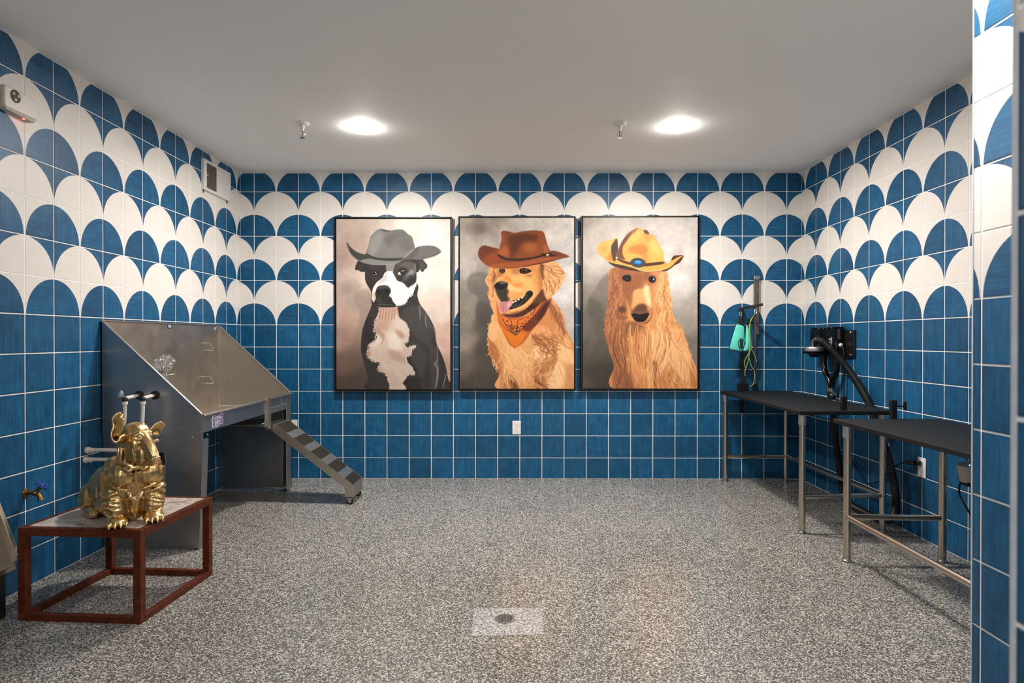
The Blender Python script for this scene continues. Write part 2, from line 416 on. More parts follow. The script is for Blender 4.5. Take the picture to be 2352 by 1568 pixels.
for y in (Y0+.02, Y1-.02):
    b = B(); b.lathe([(.016, 0), (.016, .006), (.006, .008), (.006, .024)], (X1-.045, y, 0), n=14); b.go('levelling_foot', m_rubber, tub)
b = B(); b.box((X0, Y0, .690), (X0+.004, Y1+.004, 1.372)); b.go('back_splash', m_ss, tub)
b = B(); b.prism([(X0, Y0+.01, .694), (X1-.01, Y0+.01, .712), (X1-.01, Y0+.01, .716), (X0, Y0+.01, .699)], (0, Y1-Y0-.012, 0)); b.go('basin_floor', m_ss, tub)
b = B(); b.box((X0, Y0, 1.369), (X0+.014, Y1+.004, 1.376), .002); b.go('back_rim', m_ss_rim, tub)
for y in (Y0+.002, Y1+.002):
    b = B(); b.prism([(X0, y-.010, 1.366), (X1-.016, y-.010, .818), (X1-.006, y-.010, .810), (X1-.002, y-.010, .815), (X1-.012, y-.010, .826), (X0+.004, y-.010, 1.377)], (0, .020, 0)); b.go('slanted_rim', m_ss_rim, tub, bev=.003)
# inner weld seams
b = B(); b.tube([(X0+.006, Y1-.002, .70), (X0+.006, Y1-.002, 1.36)], .004, 8, 1); b.tube([(X0+.006, Y1-.002, .702), (X1-.02, Y1-.002, .718)], .004, 8, 1); b.tube([(X0+.006, Y0+.02, .702), (X0+.006, Y1-.002, .702)], .004, 8, 1); b.go('weld_bead', m_ss_rim, tub, True)
b = B(); b.box((X1-.006, Y0+.002, .700), (X1-.002, -.955, .806)); b.go('apron', m_ss_dark, tub)
b = B(); b.prism([(X1-.022, Y0+.012, .806), (X1-.004, Y0+.012, .812), (X1+.008, Y0+.012, .806), (X1+.010, Y0+.012, .796), (X1+.004, Y0+.012, .800), (X1-.006, Y0+.012, .806)], (0, Y1-Y0+.035, 0)); b.go('front_rim', m_ss_rim, tub, bev=.002)
# door bay: posts, drop panel, sill
b = B(); b.box((X1-.006, -.985, .60), (X1+.004, -.965, .812)); b.box((X1, -.965, .585), (X1+.016, -.905, .822)); b.go('door_post', m_ss, tub, bev=.0015)
b = B(); b.box((X1-.010, -.905, .735), (X1-.006, Y1-.11, .806)); b.go('drop_door', m_ss_dark, tub)
b = B(); b.box((X1-.012, -.640, .742), (X1-.002, -.625, .800)); b.box((X1-.012, -.600, .742), (X1-.004, -.592, .800)); b.go('door_guide', m_ss, tub)
b = B(); b.box((X1-.008, -.905, .690), (X1+.003, Y1-.11, .735), .002); b.go('door_sill', m_ss, tub)
b = B(); b.box((X1-.30, -1.01, .605), (X1+.01, -.60, .612)); b.go('ramp_shelf', m_ss_dark, tub)
b = B(); b.tube([(X1-.28, -1.03, .625), (X1+.012, -1.03, .625)], .006, 8, 1); b.sph((X1-.01, -1.00, .628), .010, 10); b.go('hinge_rod', m_steel_s, tub, True)
for p in ((.428, Y0-.004, .676), (X1, Y0+.055, .683)):
    b = B(); b.sph(p, .0055, 10); b.go('rivet', m_chrome, tub, True)
# drain pipe and cut-out box on the near end
b = B(); b.box((.180, Y0-.012, .505), (.256, Y0+.004, .582), .003); b.go('black_access_cover', m_blackgloss, tub)
b = B(); b.tube([(.262, Y0-.004, .590), (.268, Y0-.004, .56), (.266, Y0-.004, .51), (.20, Y0-.004, .497), (.190, Y0-.004, .497)], .002, 6, 2); b.go('cover_frame', m_ss_rim, tub)
# tether loops
for za, zb in ((1.228, 1.168), (.962, .905)):
    b = B(); b.tube([(X0+.004, -.70, za), (X0+.030, -.70, za), (X0+.054, -.70, za), (X0+.062, -.694, za-.008), (X0+.062, -.648, zb+.008), (X0+.054, -.64, zb), (X0+.030, -.64, zb), (X0+.004, -.64, zb)], .0035, 10, 2); b.go('tether_loop', m_ss_rim, tub, True)
b = B(); b.tube([(X0+.004, -1.262, 1.112), (X0+.030, -1.245, 1.114), (X0+.054, -1.222, 1.114), (X0+.064, -1.212, 1.100), (X0+.064, -1.212, 1.026), (X0+.054, -1.222, 1.012), (X0+.030, -1.245, 1.011), (X0+.004, -1.262, 1.010)], .0042, 10, 2); b.go('tether_loop', m_ss_rim, tub, True)
# small labels on the splash
for (ya, yb, za, zb) in ((-1.205, -1.150, 1.336, 1.364), (-.535, -.478, 1.334, 1.358)):
    b = B(); b.box((X0+.004, ya, za), (X0+.0048, yb, zb)); pl = b.go('splash_label', m_ink, tub)
    b = B()
    for k in range(3): b.box((X0+.0048, ya+.006+.003*k, zb-.006-.008*k), (X0+.0053, yb-.006-.002*k, zb-.002-.008*k))
    b.go('label_print', m_label, pl)
# bone sticker on the apron
stk = [(0,.02),(.012,.052),(.035,.055),(.06,.043),(.10,.043),(.125,.058),(.15,.07),(.16,.05),(.158,.028),(.142,.02),(.150,.005),(.158,-.02),(.140,-.045),(.12,-.028),(.10,-.046),(.06,-.052),(.036,-.04),(.022,-.055),(.006,-.035),(.012,-.008)]
b = B(); b.prism([(X1-.002, -1.795+x*.98, .748+z*.72) for x, z in stk], (.0008, 0, 0)); st = b.go('maker_sticker', m_label, tub)
m_lilac = simple('sticker purple', (112, 100, 142), .5)
b = B(); b.prism([(X1-.0012, -1.795+.008+x*.9, .748+z*.62) for x, z in stk], (.0006, 0, 0)); b.go('sticker_field', m_lilac, st)
text_part('sticker_text', "GROOMER'S", .021, m_label, st, (X1+.0003, -1.718, .7655), (math.pi/2, 0, math.pi/2), squash=.9)
text_part('sticker_text', "BEST", .034, m_label, st, (X1+.0003, -1.718, .7365), (math.pi/2, 0, math.pi/2), squash=1.1)

# ---------- ramp on casters ----------
ramp = thing('dog_ramp', 'narrow stainless dog ramp with dark grip strips leaning from the tub to the floor', 'ramp', (0, 0, 0))
RA, RB = Vector((.530, 0, .610)), Vector((1.124, 0, .146)); RY0, RY1 = -.885, -.615
rd = (RB-RA).normalized(); rn = Vector((-rd.z, 0, rd.x)); rn = rn if rn.z > 0 else -rn; RLEN = (RB-RA).length
def rp(t, h, y): p = RA+rd*t*RLEN+rn*h; return (p.x, y, p.z)
b = B(); b.prism([rp(0, -.006, RY0), rp(1, -.006, RY0), rp(1, 0, RY0), rp(0, 0, RY0)], (0, RY1-RY0, 0)); b.go('ramp_deck', m_ss, ramp)
for y in (RY0-.001, RY1-.002):
    b = B(); b.prism([rp(-.015, .003, y), rp(1, .003, y), (RB.x+.004, y, .056), (RB.x-.062, y, .056), (RB.x-.068, y, .130), rp(-.02, -.055, y)], (0, .003, 0)); b.go('side_rail', m_ss, ramp)
b = B(); b.prism([(RB.x, RY0, .056), (RB.x+.004, RY0, .056), (RB.x+.004, RY0, .148), (RB.x, RY0, .150)], (0, RY1-RY0, 0)); b.go('toe_plate', m_ss, ramp)
b = B(); b.prism([(.490, RY0, .612), (.530, RY0, .612), (.536, RY0, .606), (.530, RY0, .604), (.490, RY0, .606)], (0, RY1-RY0, 0)); b.go('hinge_plate', m_ss_rim, ramp)
m_grip = simple('grit grip tape', (46, 42, 38), .95, noise=.35, nscale=320., bump=.08, bscale=500., spec=.15)
m_pale = steel('pale grip strip', (176, 178, 180), .45)
for i in range(5):
    t0 = .012+.2185*i
    b = B(); b.prism([rp(t0, 0, RY0+.006), rp(min(t0+.128, .998), 0, RY0+.006), rp(min(t0+.128, .998), .0018, RY0+.006), rp(t0, .0018, RY0+.006)], (0, RY1-RY0-.012, 0)); b.go('grip_strip', m_grip, ramp)
    if i < 4:
        t0 += .130
        b = B(); b.prism([rp(t0, 0, RY0+.004), rp(t0+.086, 0, RY0+.004), rp(t0+.086, .0012, RY0+.004), rp(t0, .0012, RY0+.004)], (0, RY1-RY0-.008, 0)); b.go('bare_band', m_pale, ramp)
for x, z in ((.545, .572), (1.068, .132), (1.082, .132)):
    b = B(); b.sph((x, RY0-.003, z), .004, 8); b.go('bolt_head', m_chrome, ramp, True)
for y in (RY0+.012, RY1-.012):
    x = 1.098
    b = B(); b.lathe([(.010, -.012), (.022, -.011), (.0235, -.004), (.0235, .004), (.022, .011), (.010, .012)], (x, y, .024), (0, 1, 0), 24); w = b.go('caster', m_rubber, ramp, True)
    b = B(); b.lathe([(.004, -.0135), (.013, -.013), (.013, .013), (.004, .0135)], (x, y, .024), (0, 1, 0), 18); b.go('hub', m_steel_s, w, True)
    b = B(); b.prism([(x-.022, y-.017, .056), (x+.022, y-.017, .056), (x+.007, y-.017, .018), (x-.007, y-.017, .018)], (0, .003, 0)); b.prism([(x-.022, y+.014, .056), (x+.022, y+.014, .056), (x+.007, y+.014, .018), (x-.007, y+.014, .018)], (0, .003, 0)); b.box((x-.022, y-.017, .052), (x+.022, y+.017, .056)); b.go('fork', m_steel_s, w)

# ---------- wrapped spray head hanging on the splash ----------
sp = thing('spray_head', 'chrome spray head wrapped in clear crumpled plastic inside the tub', 'shower head', (X0+.07, -1.33, 1.08))
b = B(); b.lathe([(.012, 0), (.034, .006), (.036, .020), (.016, .040), (.012, .075)], (.0, .0, .0), (-.5, .1, -.75), 20); b.go('nozzle', m_chrome, sp, True)
b = B(); b.tube([(0, 0, -.01), (-.02, .0, -.05), (-.03, .005, -.12), (-.045, .01, -.17)], .009, 8, 4); b.go('handle', m_chrome, sp, True)
b = B(); b.cyl((-.06, .04, -.004), (.01, .01, 0), .007, n=10); b.sph((-.005, .045, -.015), .014, 10); b.go('hook_valve', m_blackgloss, sp, True)
m_film = simple('clear plastic film', (240, 242, 244), .06, trans=.92, spec=.8)
b = B(); rr = random.Random(4)
for (c, r) in (((.0, -.01, .012), (.044, .078, .060)), ((-.006, -.01, -.075), (.022, .030, .062)), ((-.014, -.085, .005), (.026, .036, .040))):
    for v in b.sph(c, r, 14):
        d = (v.co-Vector(c)); v.co = Vector(c)+d*(1+rr.uniform(-.22, .14))
b.go('plastic_wrap', m_film, sp)

# ---------- supply pipes at the near end of the tub ----------
def pipe_set(x, z0, lab, wall_y, yb):
    t = thing('supply_pipe', lab, 'pipe', (0, 0, 0), group='white water supply pipes')
    b = B(); b.lathe([(.006, 0), (.024, 0), (.026, .005), (.020, .010), (.012, .011)], (x, Y0-.001, .926), (0, -1, 0), 24); b.go('grommet', m_rubber, t, True)
    b = B(); b.cyl((x, Y0-.008, .926), (x, Y0-.045, .925), .0085, n=14); b.go('threaded_nipple', m_copper, t, True)
    b = B(); b.cyl((x, Y0-.030, .925), (x, yb, .920), .0105, n=14); b.go('branch', m_pvc, t, True)
    b = B(); b.sph((x, yb-.004, .914), .0155, 12); b.cyl((x, yb-.004, .900), (x, yb-.004, .914), .0145, n=12); b.go('elbow', m_rubber, t, True)
    b = B(); b.cyl((x, yb-.004, .884), (x, yb-.004, .902), .0155, n=14); b.go('collar', m_pvc, t, True)
    b = B(); b.tube([(x, yb-.004, .890), (x-.003, yb-.004, .80), (x-.012, yb-.003, .70), (x-.012, yb-.002, z0+.03), (x-.028, wall_y, z0), (x-.06, wall_y, z0), (XL+.075, wall_y, z0+.002), (XL+.012, wall_y, z0)], .0105, 12, 5); b.go('riser', m_pvc, t, True)
    b = B(); b.cyl((XL+.002, wall_y, z0), (XL+.016, wall_y, z0), .019, n=16); b.cyl((XL+.012, wall_y, z0), (XL+.042, wall_y, z0), .0145, n=14); b.go('wall_fitting', m_pvc, t, True)
pipe_set(.110, .618, 'left white supply pipe rising to the tub behind the gold dog', -2.03, -2.040)
pipe_set(.205, .566, 'right white supply pipe rising to the tub behind the gold dog', -2.045, -2.025)
kn = thing('valve_knob', 'small clear ribbed valve knob beside the left supply pipe', 'knob', (.098, -2.055, .944))
m_glassy = simple('pale clear acrylic', (196, 220, 226), .12, trans=.55)
b = B(); b.lathe([(.004, -.010), (.016, -.008), (.022, 0), (.020, .010), (.010, .014), (.002, .015)], (-.004, 0, 0), (-.55, -.6, .3), 12); b.go('acrylic_head', m_glassy, kn)
b = B(); b.cyl((0, 0, 0), (.012, .014, -.030), .005, n=10); b.box((-.022, -.022, -.004), (-.004, -.016, .012), .001); b.go('stem', m_chrome, kn)

# ---------- outlets ----------
def outlet(name, lab, loc, rz, group='white duplex wall outlets'):
    t = thing(name, lab, 'outlet', loc, rz, group=group)
    b = B(); b.box((-.038, -.006, -.061), (.038, 0, .061), .002); b.go('face_plate', m_plate, t)
    for z in (.026, -.026):
        b = B(); b.box((-.017, -.0078, z-.020), (.017, -.005, z+.020), .003); s = b.go('socket', m_plate, t)
        b = B(); b.box((-.0085, -.0082, z+.001), (-.0062, -.0076, z+.010)); b.box((.0060, -.0082, z+.001), (.0080, -.0076, z+.009)); b.cyl((0, -.0082, z-.009), (0, -.0076, z-.009), .0032, n=10); b.go('slots', m_slot, s)
    b = B(); b.cyl((0, -.0068, 0), (0, -.0058, 0), .0022, n=8); b.go('screw', m_steel_s, t)
    return t
outlet('wall_outlet', 'white duplex outlet low on the blue wall below the middle picture', (2.371, 0, .462), 0)
outlet('wall_outlet', 'white outlet on the right wall with a black plug in it', (XR, -1.671, .452), -math.pi/2)
outlet('wall_outlet', 'white outlet behind the grooming table leg, left of the plugged one', (XR, -1.291, .486), -math.pi/2)
outlet('wall_outlet', 'white outlet half hidden behind the top of the dog ramp', (.352, 0, .470), 0)

# ---------- grooming tables ----------
m_top = simple('black pebbled table top', (13, 14, 15), .6, noise=.25, nscale=240., bump=.12, bscale=420., spec=.3)
def leg(t, x, y):
    b = B(); b.cyl((x, y, .035), (x, y, .745), .0205, n=22); l = b.go('leg', m_tube, t, True)
    b = B(); b.lathe([(.0235, .705), (.0245, .709), (.0245, .770), (.030, .772), (.030, .7735)], (x, y, 0), n=24); b.go('socket', m_pale, l, True)
    b = B(); b.lathe([(.024, 0), (.027, .004), (.026, .010), (.019, .014), (.019, .036)], (x, y, 0), n=20); b.go('foot', m_steel_s, l, True)
def rail(t, a, c):
    b = B(); b.cyl(a, c, .0165, n=18); b.go('rail', m_tube, t, True)
def groom_table(lab, x0, x1, ya, yb, legs, rails):
    t = thing('grooming_table', lab, 'table', ((x0+x1)/2, (ya+yb)/2, 0), group='black topped steel tube tables')

    cx, cy = (x0+x1)/2, (ya+yb)/2
    b = B(); b.box((x0-cx, ya-cy, .774), (x1-cx, yb-cy, .800), .005, seg=2); b.go('table_top', m_top, t)

    for x, y in legs: leg(t, x-cx, y-cy)
    for a, c in rails: rail(t, (a[0]-cx, a[1]-cy, a[2]), (c[0]-cx, c[1]-cy, c[2]))
    return t
groom_table('long black topped steel table in the far right corner, under the hanging harness', 4.185, 4.805, -1.605, -.052,
            [(4.222, -.09), (4.757, -.09), (4.226, -1.560), (4.772, -1.520)],
            [((4.222, -.09, .222), (4.757, -.09, .222)), ((4.757, -.09, .226), (4.772, -1.520, .236)), ((4.226, -1.560, .238), (4.772, -1.520, .238))])
groom_table('nearer black topped steel table partly hidden by the right wing wall', 4.205, 4.825, -3.57, -1.985,
            [(4.244, -2.075), (4.780, -2.080), (4.244, -3.50), (4.780, -3.50)],
            [((4.244, -2.075, .254), (4.780, -2.080, .250)), ((4.244, -2.075, .254), (4.244, -3.50, .250)), ((4.244, -3.50, .25), (4.780, -3.50, .25))])

# table clamps for grooming arms
def clamp(lab, x, y, s, top, screw):
    t = thing('arm_clamp', lab, 'clamp', (x, y, .8), group='black grooming arm clamps')
    b = B(); b.box((-.016, s*.012-.016, -.075 if screw else .0), (.016, s*.012+.016, top), .002); b.go('square_socket', m_black, t)
    if screw:
        b = B(); b.box((-.017, min(0, -s*.06), -.078), (.017, max(0, -s*.06), -.062), .002); b.cyl((0, -s*.035, -.065), (0, -s*.035, -.028), .005, n=10); b.lathe([(.001, -.032), (.011, -.032), (.011, -.0275), (.001, -.0275)], (0, -s*.035, 0), n=14); b.go('jaw', m_pale, t)
    if screw:
        b = B(); b.cyl((.017, s*.012, top-.035), (.062, s*.012, top-.037), .0045, n=10); b.box((.060, s*.012-.008, top-.062), (.076, s*.012+.008, top-.008), .003); b.go('thumb_screw', m_black, t)
    else:
        b = B(); b.cyl((-.017, s*.012, top-.04), (-.050, s*.012, top-.03), .004, n=10); b.cyl((-.032, s*.012, top-.040), (-.066, s*.012, top-.026), .0035, n=10); b.go('thumb_screw', m_chrome, t)
clamp('small black clamp on the near edge of the far grooming table', 4.505, -1.525, -1, .088, False)
clamp('black clamp with a T screw on the far edge of the nearer grooming table', 4.565, -1.985, 1, .108, True)

# ---------- grooming arms ----------
arm = thing('grooming_stand', 'black square grooming post with a short top arm holding the teal harness', 'pole', (4.405, -.032, 0))
m_blackm = simple('matt black tube', (20, 20, 21), .5, noise=.15)
b = B(); b.box((-.030, -.013, .60), (-.004, .013, 1.535), .002); b.go('post', m_blackm, arm)
b = B(); b.box((-.055, -.022, .803), (.035, .016, .868), .003); b.go('clamp_block', m_black, arm)
b = B(); b.box((-.038, -.018, 1.02), (.004, .018, 1.035), .002); b.go('collar_band', m_black, arm)
b = B(); p0, p1 = Vector((-.052, -.02, 1.528)), Vector((.060, -.262, 1.556)); d = (p1-p0).normalized(); e = d.cross(Vector((0, 0, 1))).normalized()*.009; u = Vector((0, 0, .0105))
b.prism([p0-e-u, p0+e-u, p0+e+u, p0-e+u], p1-p0); b.go('top_arm', m_blackm, arm, bev=.0015)
def hook(par, p):
    b = B(); b.tube([p+Vector((0, 0, .0)), p+Vector((.008, 0, -.012)), p+Vector((0, 0, -.024)), p+Vector((-.008, 0, -.012))], .0028, 8, 4, close=True); b.go('eye_ring', m_black, par, True)
    b = B(); b.tube([p+Vector((0, 0, -.022)), p+Vector((.009, 0, -.036)), p+Vector((.006, 0, -.058)), p+Vector((-.008, 0, -.056)), p+Vector((-.007, 0, -.034))], .0036, 8, 4, close=True); b.sph(p+Vector((.004, -.002, -.062)), (.006, .006, .010), 8); b.go('snap_hook', m_chrome, par, True)
H1, H2 = Vector((4.352, -.098, 1.526)), Vector((4.430, -.235, 1.542))
for p in (H1, H2): hook(arm, p-arm.location)
pole = thing('steel_pole', 'tall brushed steel slotted pole standing against the back wall right of the pictures', 'pole', (4.510, -.022, 0))
m_pole = steel('dull steel', (132, 122, 110), .4)
b = B(); b.box((-.012, -.011, .802), (.010, .013, 1.815), .002); b.go('post', m_pole, pole)
b = B(); b.box((.006, -.020, 1.300), (.026, -.008, 1.812), .002); b.go('slider_bar', m_pole, pole)
b = B(); b.box((.012, -.0215, 1.33), (.020, -.0195, 1.79)); b.go('slot', m_slot, pole)
b = B(); b.box((-.018, -.024, 1.792), (.032, .012, 1.826), .003); b.go('end_cap', m_steel_s, pole)
for z in (1.322, 1.702):
    b = B(); b.sph((.017, -.023, z), .0055, 8); b.go('screw', m_chrome, pole, True)
b = B(); b.box((-.020, -.018, .802), (.020, .014, .86), .003); b.go('clamp_block', m_black, pole)

# ---------- teal harness ----------
m_teal = simple('teal neoprene', (92, 208, 192), .62, noise=.06, nscale=30.)
har = thing('dog_harness', 'teal fabric dog harness with black trim hanging from the grooming arm', 'harness', (H1.x, H1.y, H1.z))
def sheet(name, px, depth, mat, par, bulge=.012, thick=.006, hole=None):
    pts = [at(x, y, 1, depth) for x, y in px]
    c = sum(pts, Vector())/len(pts)
    bm = bmesh.new(); rings = []
    for s in (0.02, .3, .6, .85, 1.):
        rings.append([bm.verts.new(c+(p-c)*s+Vector((0, -bulge*(1-s*s), 0))-par.location) for p in pts])
    n = len(pts)
    bm.faces.new(rings[0])
    for A, C in zip(rings, rings[1:]):
        for k in range(n): bm.faces.new((A[k], A[(k+1)%n], C[(k+1)%n], C[k]))
    bmesh.ops.recalc_face_normals(bm, faces=bm.faces)
    me = bpy.data.meshes.new(name); bm.to_mesh(me); bm.free(); me.shade_smooth()
    o = link(name, me, par, mat); m = o.modifiers.new('thickness', 'SOLIDIFY'); m.thickness = thick; m.offset = 0
    return o, [p-par.location for p in pts]
body = [(1693,742),(1687,755),(1680,778),(1675,801),(1690,805),(1703,807),(1712,800),(1713,785),(1711,765),(1708,748)]
dY = -.165
o, pts = sheet('body_panel', body, dY, m_teal, har)
b = B(); b.tube([p+Vector((0, -.002, 0)) for p in pts], .0032, 8, 3, close=True); b.go('black_binding', m_rubber, har, True)
flap = [(1714,745),(1719,752),(1722,770),(1725,788),(1724,800),(1718,806),(1706,807),(1713,790),(1712,765)]
o, pts = sheet('leg_flap', flap, dY-.012, m_teal, har, .020)
b = B(); b.tube([p+Vector((0, -.004, 0)) for p in pts], .0026, 8, 3, close=True); b.go('black_binding', m_rubber, har, True)
ce_ = at(1703, 788, 1, dY-.022)-har.location
b = B(); b.tube([ce_+Vector((.026*math.cos(a), 0, .044*math.sin(a))) for a in np.linspace(0, 2*math.pi, 13)[:-1]], .0032, 8, 3, close=True); b.go('arm_hole_binding', m_rubber, har, True)
b = B(); b.box((ce_.x-.012, ce_.y-.004, ce_.z-.036), (ce_.x+.012, ce_.y+.004, ce_.z+.034), .003); b.go('buckle_strap', m_rubber, har)
b = B(); b.tube([at(1709, 745, 1, dY-.02)-har.location, at(1710, 765, 1, dY-.024)-har.location, at(1709, 772, 1, dY-.024)-har.location], .0035, 6, 3); b.sph(at(1709, 772, 1, dY-.024)-har.location, .006, 8); b.go('pull_cord', m_rubber, har)
for k, (xa, xb, H) in enumerate(((1694, 1707, H1), (1714, 1724, H2))):
    a = at(xa, 744, 1, dY-.006)-har.location; c = at(xb, 746, 1, dY-.006)-har.location; t_ = H-har.location+Vector((0, 0, -.062))
    b = B(); b.prism([a, c, t_+Vector((.010, 0, 0)), t_+Vector((-.010, 0, 0))], (0, .006, 0)); b.go('shoulder_strap', m_rubber, har)

# ---------- leash loops ----------
m_cord = simple('yellow green cord', (156, 176, 60), .5, noise=.15, nscale=120.)
def cordpts(l, y): return [at(px, py, 1, y) for px, py in l]
for lab, H, pa, pb in (('green grooming cord loop with a black slide, upper one hanging right of the harness', H2, [(1723,742),(1724,770),(1725,800),(1717,815),(1710,830),(1711,840)], [(1725,800),(1732,812),(1738,830),(1736,840),(1730,848),(1722,851),(1714,846),(1711,840)]),
                       ('green grooming cord loop with a black slide, lower one reaching the table', H2, [(1722,742),(1722,790),(1720,820),(1715,840),(1711,855),(1712,862)], [(1720,820),(1726,840),(1732,850),(1734,862),(1731,878),(1726,886),(1720,884),(1714,875),(1712,862)])):
    low = 'lower' in lab; y = -.225 if not low else -.245
    t = thing('leash_loop', lab, 'leash', tuple(H), group='grooming cord loops'); L0 = Vector(t.location)
    b = B(); b.tube([H+Vector((0, 0, -.058))-L0]+[p-L0 for p in cordpts(pa, y)], .0026, 8, 5); b.tube([p-L0 for p in cordpts(pb, y-.004)], .0024, 8, 5); b.go('cord', m_cord, t, True)
    seg = pb[2:-1] if not low else pb[-3:]
    b = B(); b.tube([p-L0 for p in cordpts(seg, y-.006)], .0060, 10, 5); b.go('black_sleeve', m_rubber, t, True)

# ---------- wall mounted dog dryer ----------
dr = thing('dog_dryer', 'black wall mounted dog dryer box with a hose, above the far grooming table', 'dryer', (XR, -.57, 1.24))
D = Vector(dr.location)
def dbox(name, a, c, mat, bev=.004, par=dr):
    b = B(); b.box(tuple(Vector(a)-D), tuple(Vector(c)-D), bev); return b.go(name, mat, par)
dbox('housing', (4.835, -.765, 1.128), (4.918, -.365, 1.354), m_blackgloss, .010)
for y in (-.567, -.631, -.752): dbox('cooling_rib', (4.828, y-.004, 1.13), (4.837, y+.004, 1.352), m_blackgloss, .002)
dbox('top_cap', (4.832, -.768, 1.350), (4.920, -.362, 1.358), m_black, .002)
dbox('mounting_plate', (4.915, -.905, 1.118), (4.931, -.30, 1.332), m_black, .004)
for y, z in ((-.86, 1.312), (-.86, 1.142)):
    b = B(); b.sph(Vector((4.913, y, z))-D, .009, 10); b.go('bolt', m_chrome, dr, True)
for i, (y, z) in enumerate(((-.40, 1.345), (-.53, 1.347), (-.60, 1.347), (-.66, 1.349), (-.73, 1.349), (-.38, 1.19), (-.60, 1.14))):
    b = B(); b.sph(Vector((4.833, y, z))-D, .0042, 8); b.go('screw', m_chrome, dr, True)
dbox('rating_label', (4.862, -.7665, 1.262), (4.884, -.7645, 1.342), m_slot, 0)
dbox('power_switch', (4.848, -.772, 1.19), (4.856, -.764, 1.245), m_ink, .001)
text_part('printed_mark', '4.0', .044, m_label, dr, Vector((4.8335, -.708, 1.245))-D, (0, -math.pi/2, 0), squash=1.)
dbox('printed_bar', (4.8330, -.742, 1.205), (4.8350, -.734, 1.278), m_label, 0)
b = B(); b.lathe([(.006, 0), (.015, .001), (.016, .010), (.009, .018), (.004, .020)], Vector((4.885, -.766, 1.215))-D, (0, -1, 0), 16); b.go('cable_gland', m_label, dr, True)
b = B(); b.tube([Vector(p)-D for p in ((4.885, -.784, 1.214), (4.892, -.80, 1.17), (4.897, -.795, 1.08), (4.900, -.790, .98), (4.905, -.785, .87), (4.91, -.79, .70), (4.91, -.86, .52), (4.91, -.80, .40), (4.91, -.95, .30), (4.905, -1.10, .22), (4.905, -1.28, .285), (4.900, -1.42, .395), (4.885, -1.56, .463), (4.880, -1.62, .470))], .0048, 8, 6); b.go('power_cord', m_rubber, dr, True)
b = B(); b.cyl(Vector((4.882, -1.60, .470))-D, Vector((4.900, -1.655, .478))-D, .013, .017, 12); b.box(tuple(Vector((4.896, -1.682, .464))-D), tuple(Vector((4.9215, -1.652, .494))-D), .003); b.go('plug', m_black, dr, True)
# nozzle holder ring
RC = Vector((4.745, -.635, 1.182))
b = B(); b.lathe([(.060, -.016), (.0685, -.017), (.070, -.012), (.070, .014), (.0685, .017), (.060, .016), (.055, .0)], RC-D, n=36, ring=True); b.go('holder_ring', m_pale, dr, True)
b = B(); b.lathe([(.058, -.010), (.050, -.035), (.030, -.060), (.012, -.066)], RC-D, n=24); b.cyl(RC+Vector((.05, .02, -.03))-D, Vector((4.90, -.60, 1.145))-D, .016, n=12); b.cyl(RC+Vector((-.03, .02, -.022))-D, RC+Vector((-.075, .03, -.02))-D, .014, n=12); b.go('holder_cup', m_black, dr, True)
# outlet pipes of the blower joining in a Y
for pts in (((4.865, -.545, 1.135), (4.866, -.545, 1.06), (4.868, -.57, .99), (4.872, -.63, .92), (4.873, -.648, .87)), ((4.865, -.745, 1.135), (4.866, -.748, 1.06), (4.868, -.735, .99), (4.872, -.675, .93), (4.873, -.652, .87))):
    b = B(); b.tube([Vector(p)-D for p in pts], .0215, 16, 6); b.go('outlet_pipe', m_blackgloss, dr, True)
b = B(); b.cyl(Vector((4.873, -.650, .842))-D, Vector((4.873, -.650, .872))-D, .0255, n=20); b.go('hose_clamp', m_steel_s, dr, True)
b = B(); b.cyl(Vector((4.873, -.65, .78))-D, Vector((4.873, -.65, .845))-D, .028, n=20); b.sph(Vector((4.872, -.672, .81))-D, .030, 14); b.go('elbow', m_black, dr, True)
b = B(); b.cyl(Vector((4.865, -.69, .842))-D, Vector((4.862, -.735, .832))-D, .006, n=10); b.box(tuple(Vector((4.858, -.745, .822))-D), tuple(Vector((4.870, -.70, .832))-D), .002); b.go('lever', m_chrome, dr, True)
# corrugated hose: from the elbow down behind the tables, along the floor and back up over the ring
kk = NT('corrugated hose'); kk.b.inputs['Base Color'].default_value = (.010, .010, .011, 1); kk.b.inputs['Roughness'].default_value = .34
m_hose = kk.m
ctrl = [(4.873, -.66, .79), (4.876, -.675, .67), (4.878, -.705, .50), (4.880, -.755, .30), (4.880, -.80, .14), (4.872, -.87, .045), (4.85, -1.02, .031), (4.845, -1.20, .031), (4.855, -1.36, .033), (4.872, -1.465, .075), (4.876, -1.495, .17), (4.876, -1.475, .29), (4.874, -1.41, .46), (4.872, -1.30, .63), (4.872, -1.185, .80), (4.872, -1.02, .95), (4.850, -.885, 1.075), (4.800, -.790, 1.185), (4.768, -.725, 1.240), (4.748, -.680, 1.254), (4.740, -.645, 1.235), (4.742, -.632, 1.195), (4.744, -.632, 1.165)]
P_ = [Vector(p) for p in ctrl]; fine = []
for i in range(len(P_)-1):
    a, b0, c, d = P_[max(i-1, 0)], P_[i], P_[i+1], P_[min(i+2, len(P_)-1)]
    m = max(4, int((c-b0).length/.0035))
    for k in range(m):
        t = k/m; fine.append(.5*((2*b0)+(c-a)*t+(2*a-5*b0+4*c-d)*t*t+(3*b0-a-3*c+d)*t**3))
b = B(); cnt = [0]
def rad(t): cnt[0] += 1; return .0262 if cnt[0] % 2 else .0238
b.tube([p-D for p in fine], rad, 14, 1); b.go('air_hose', m_hose, dr, True)

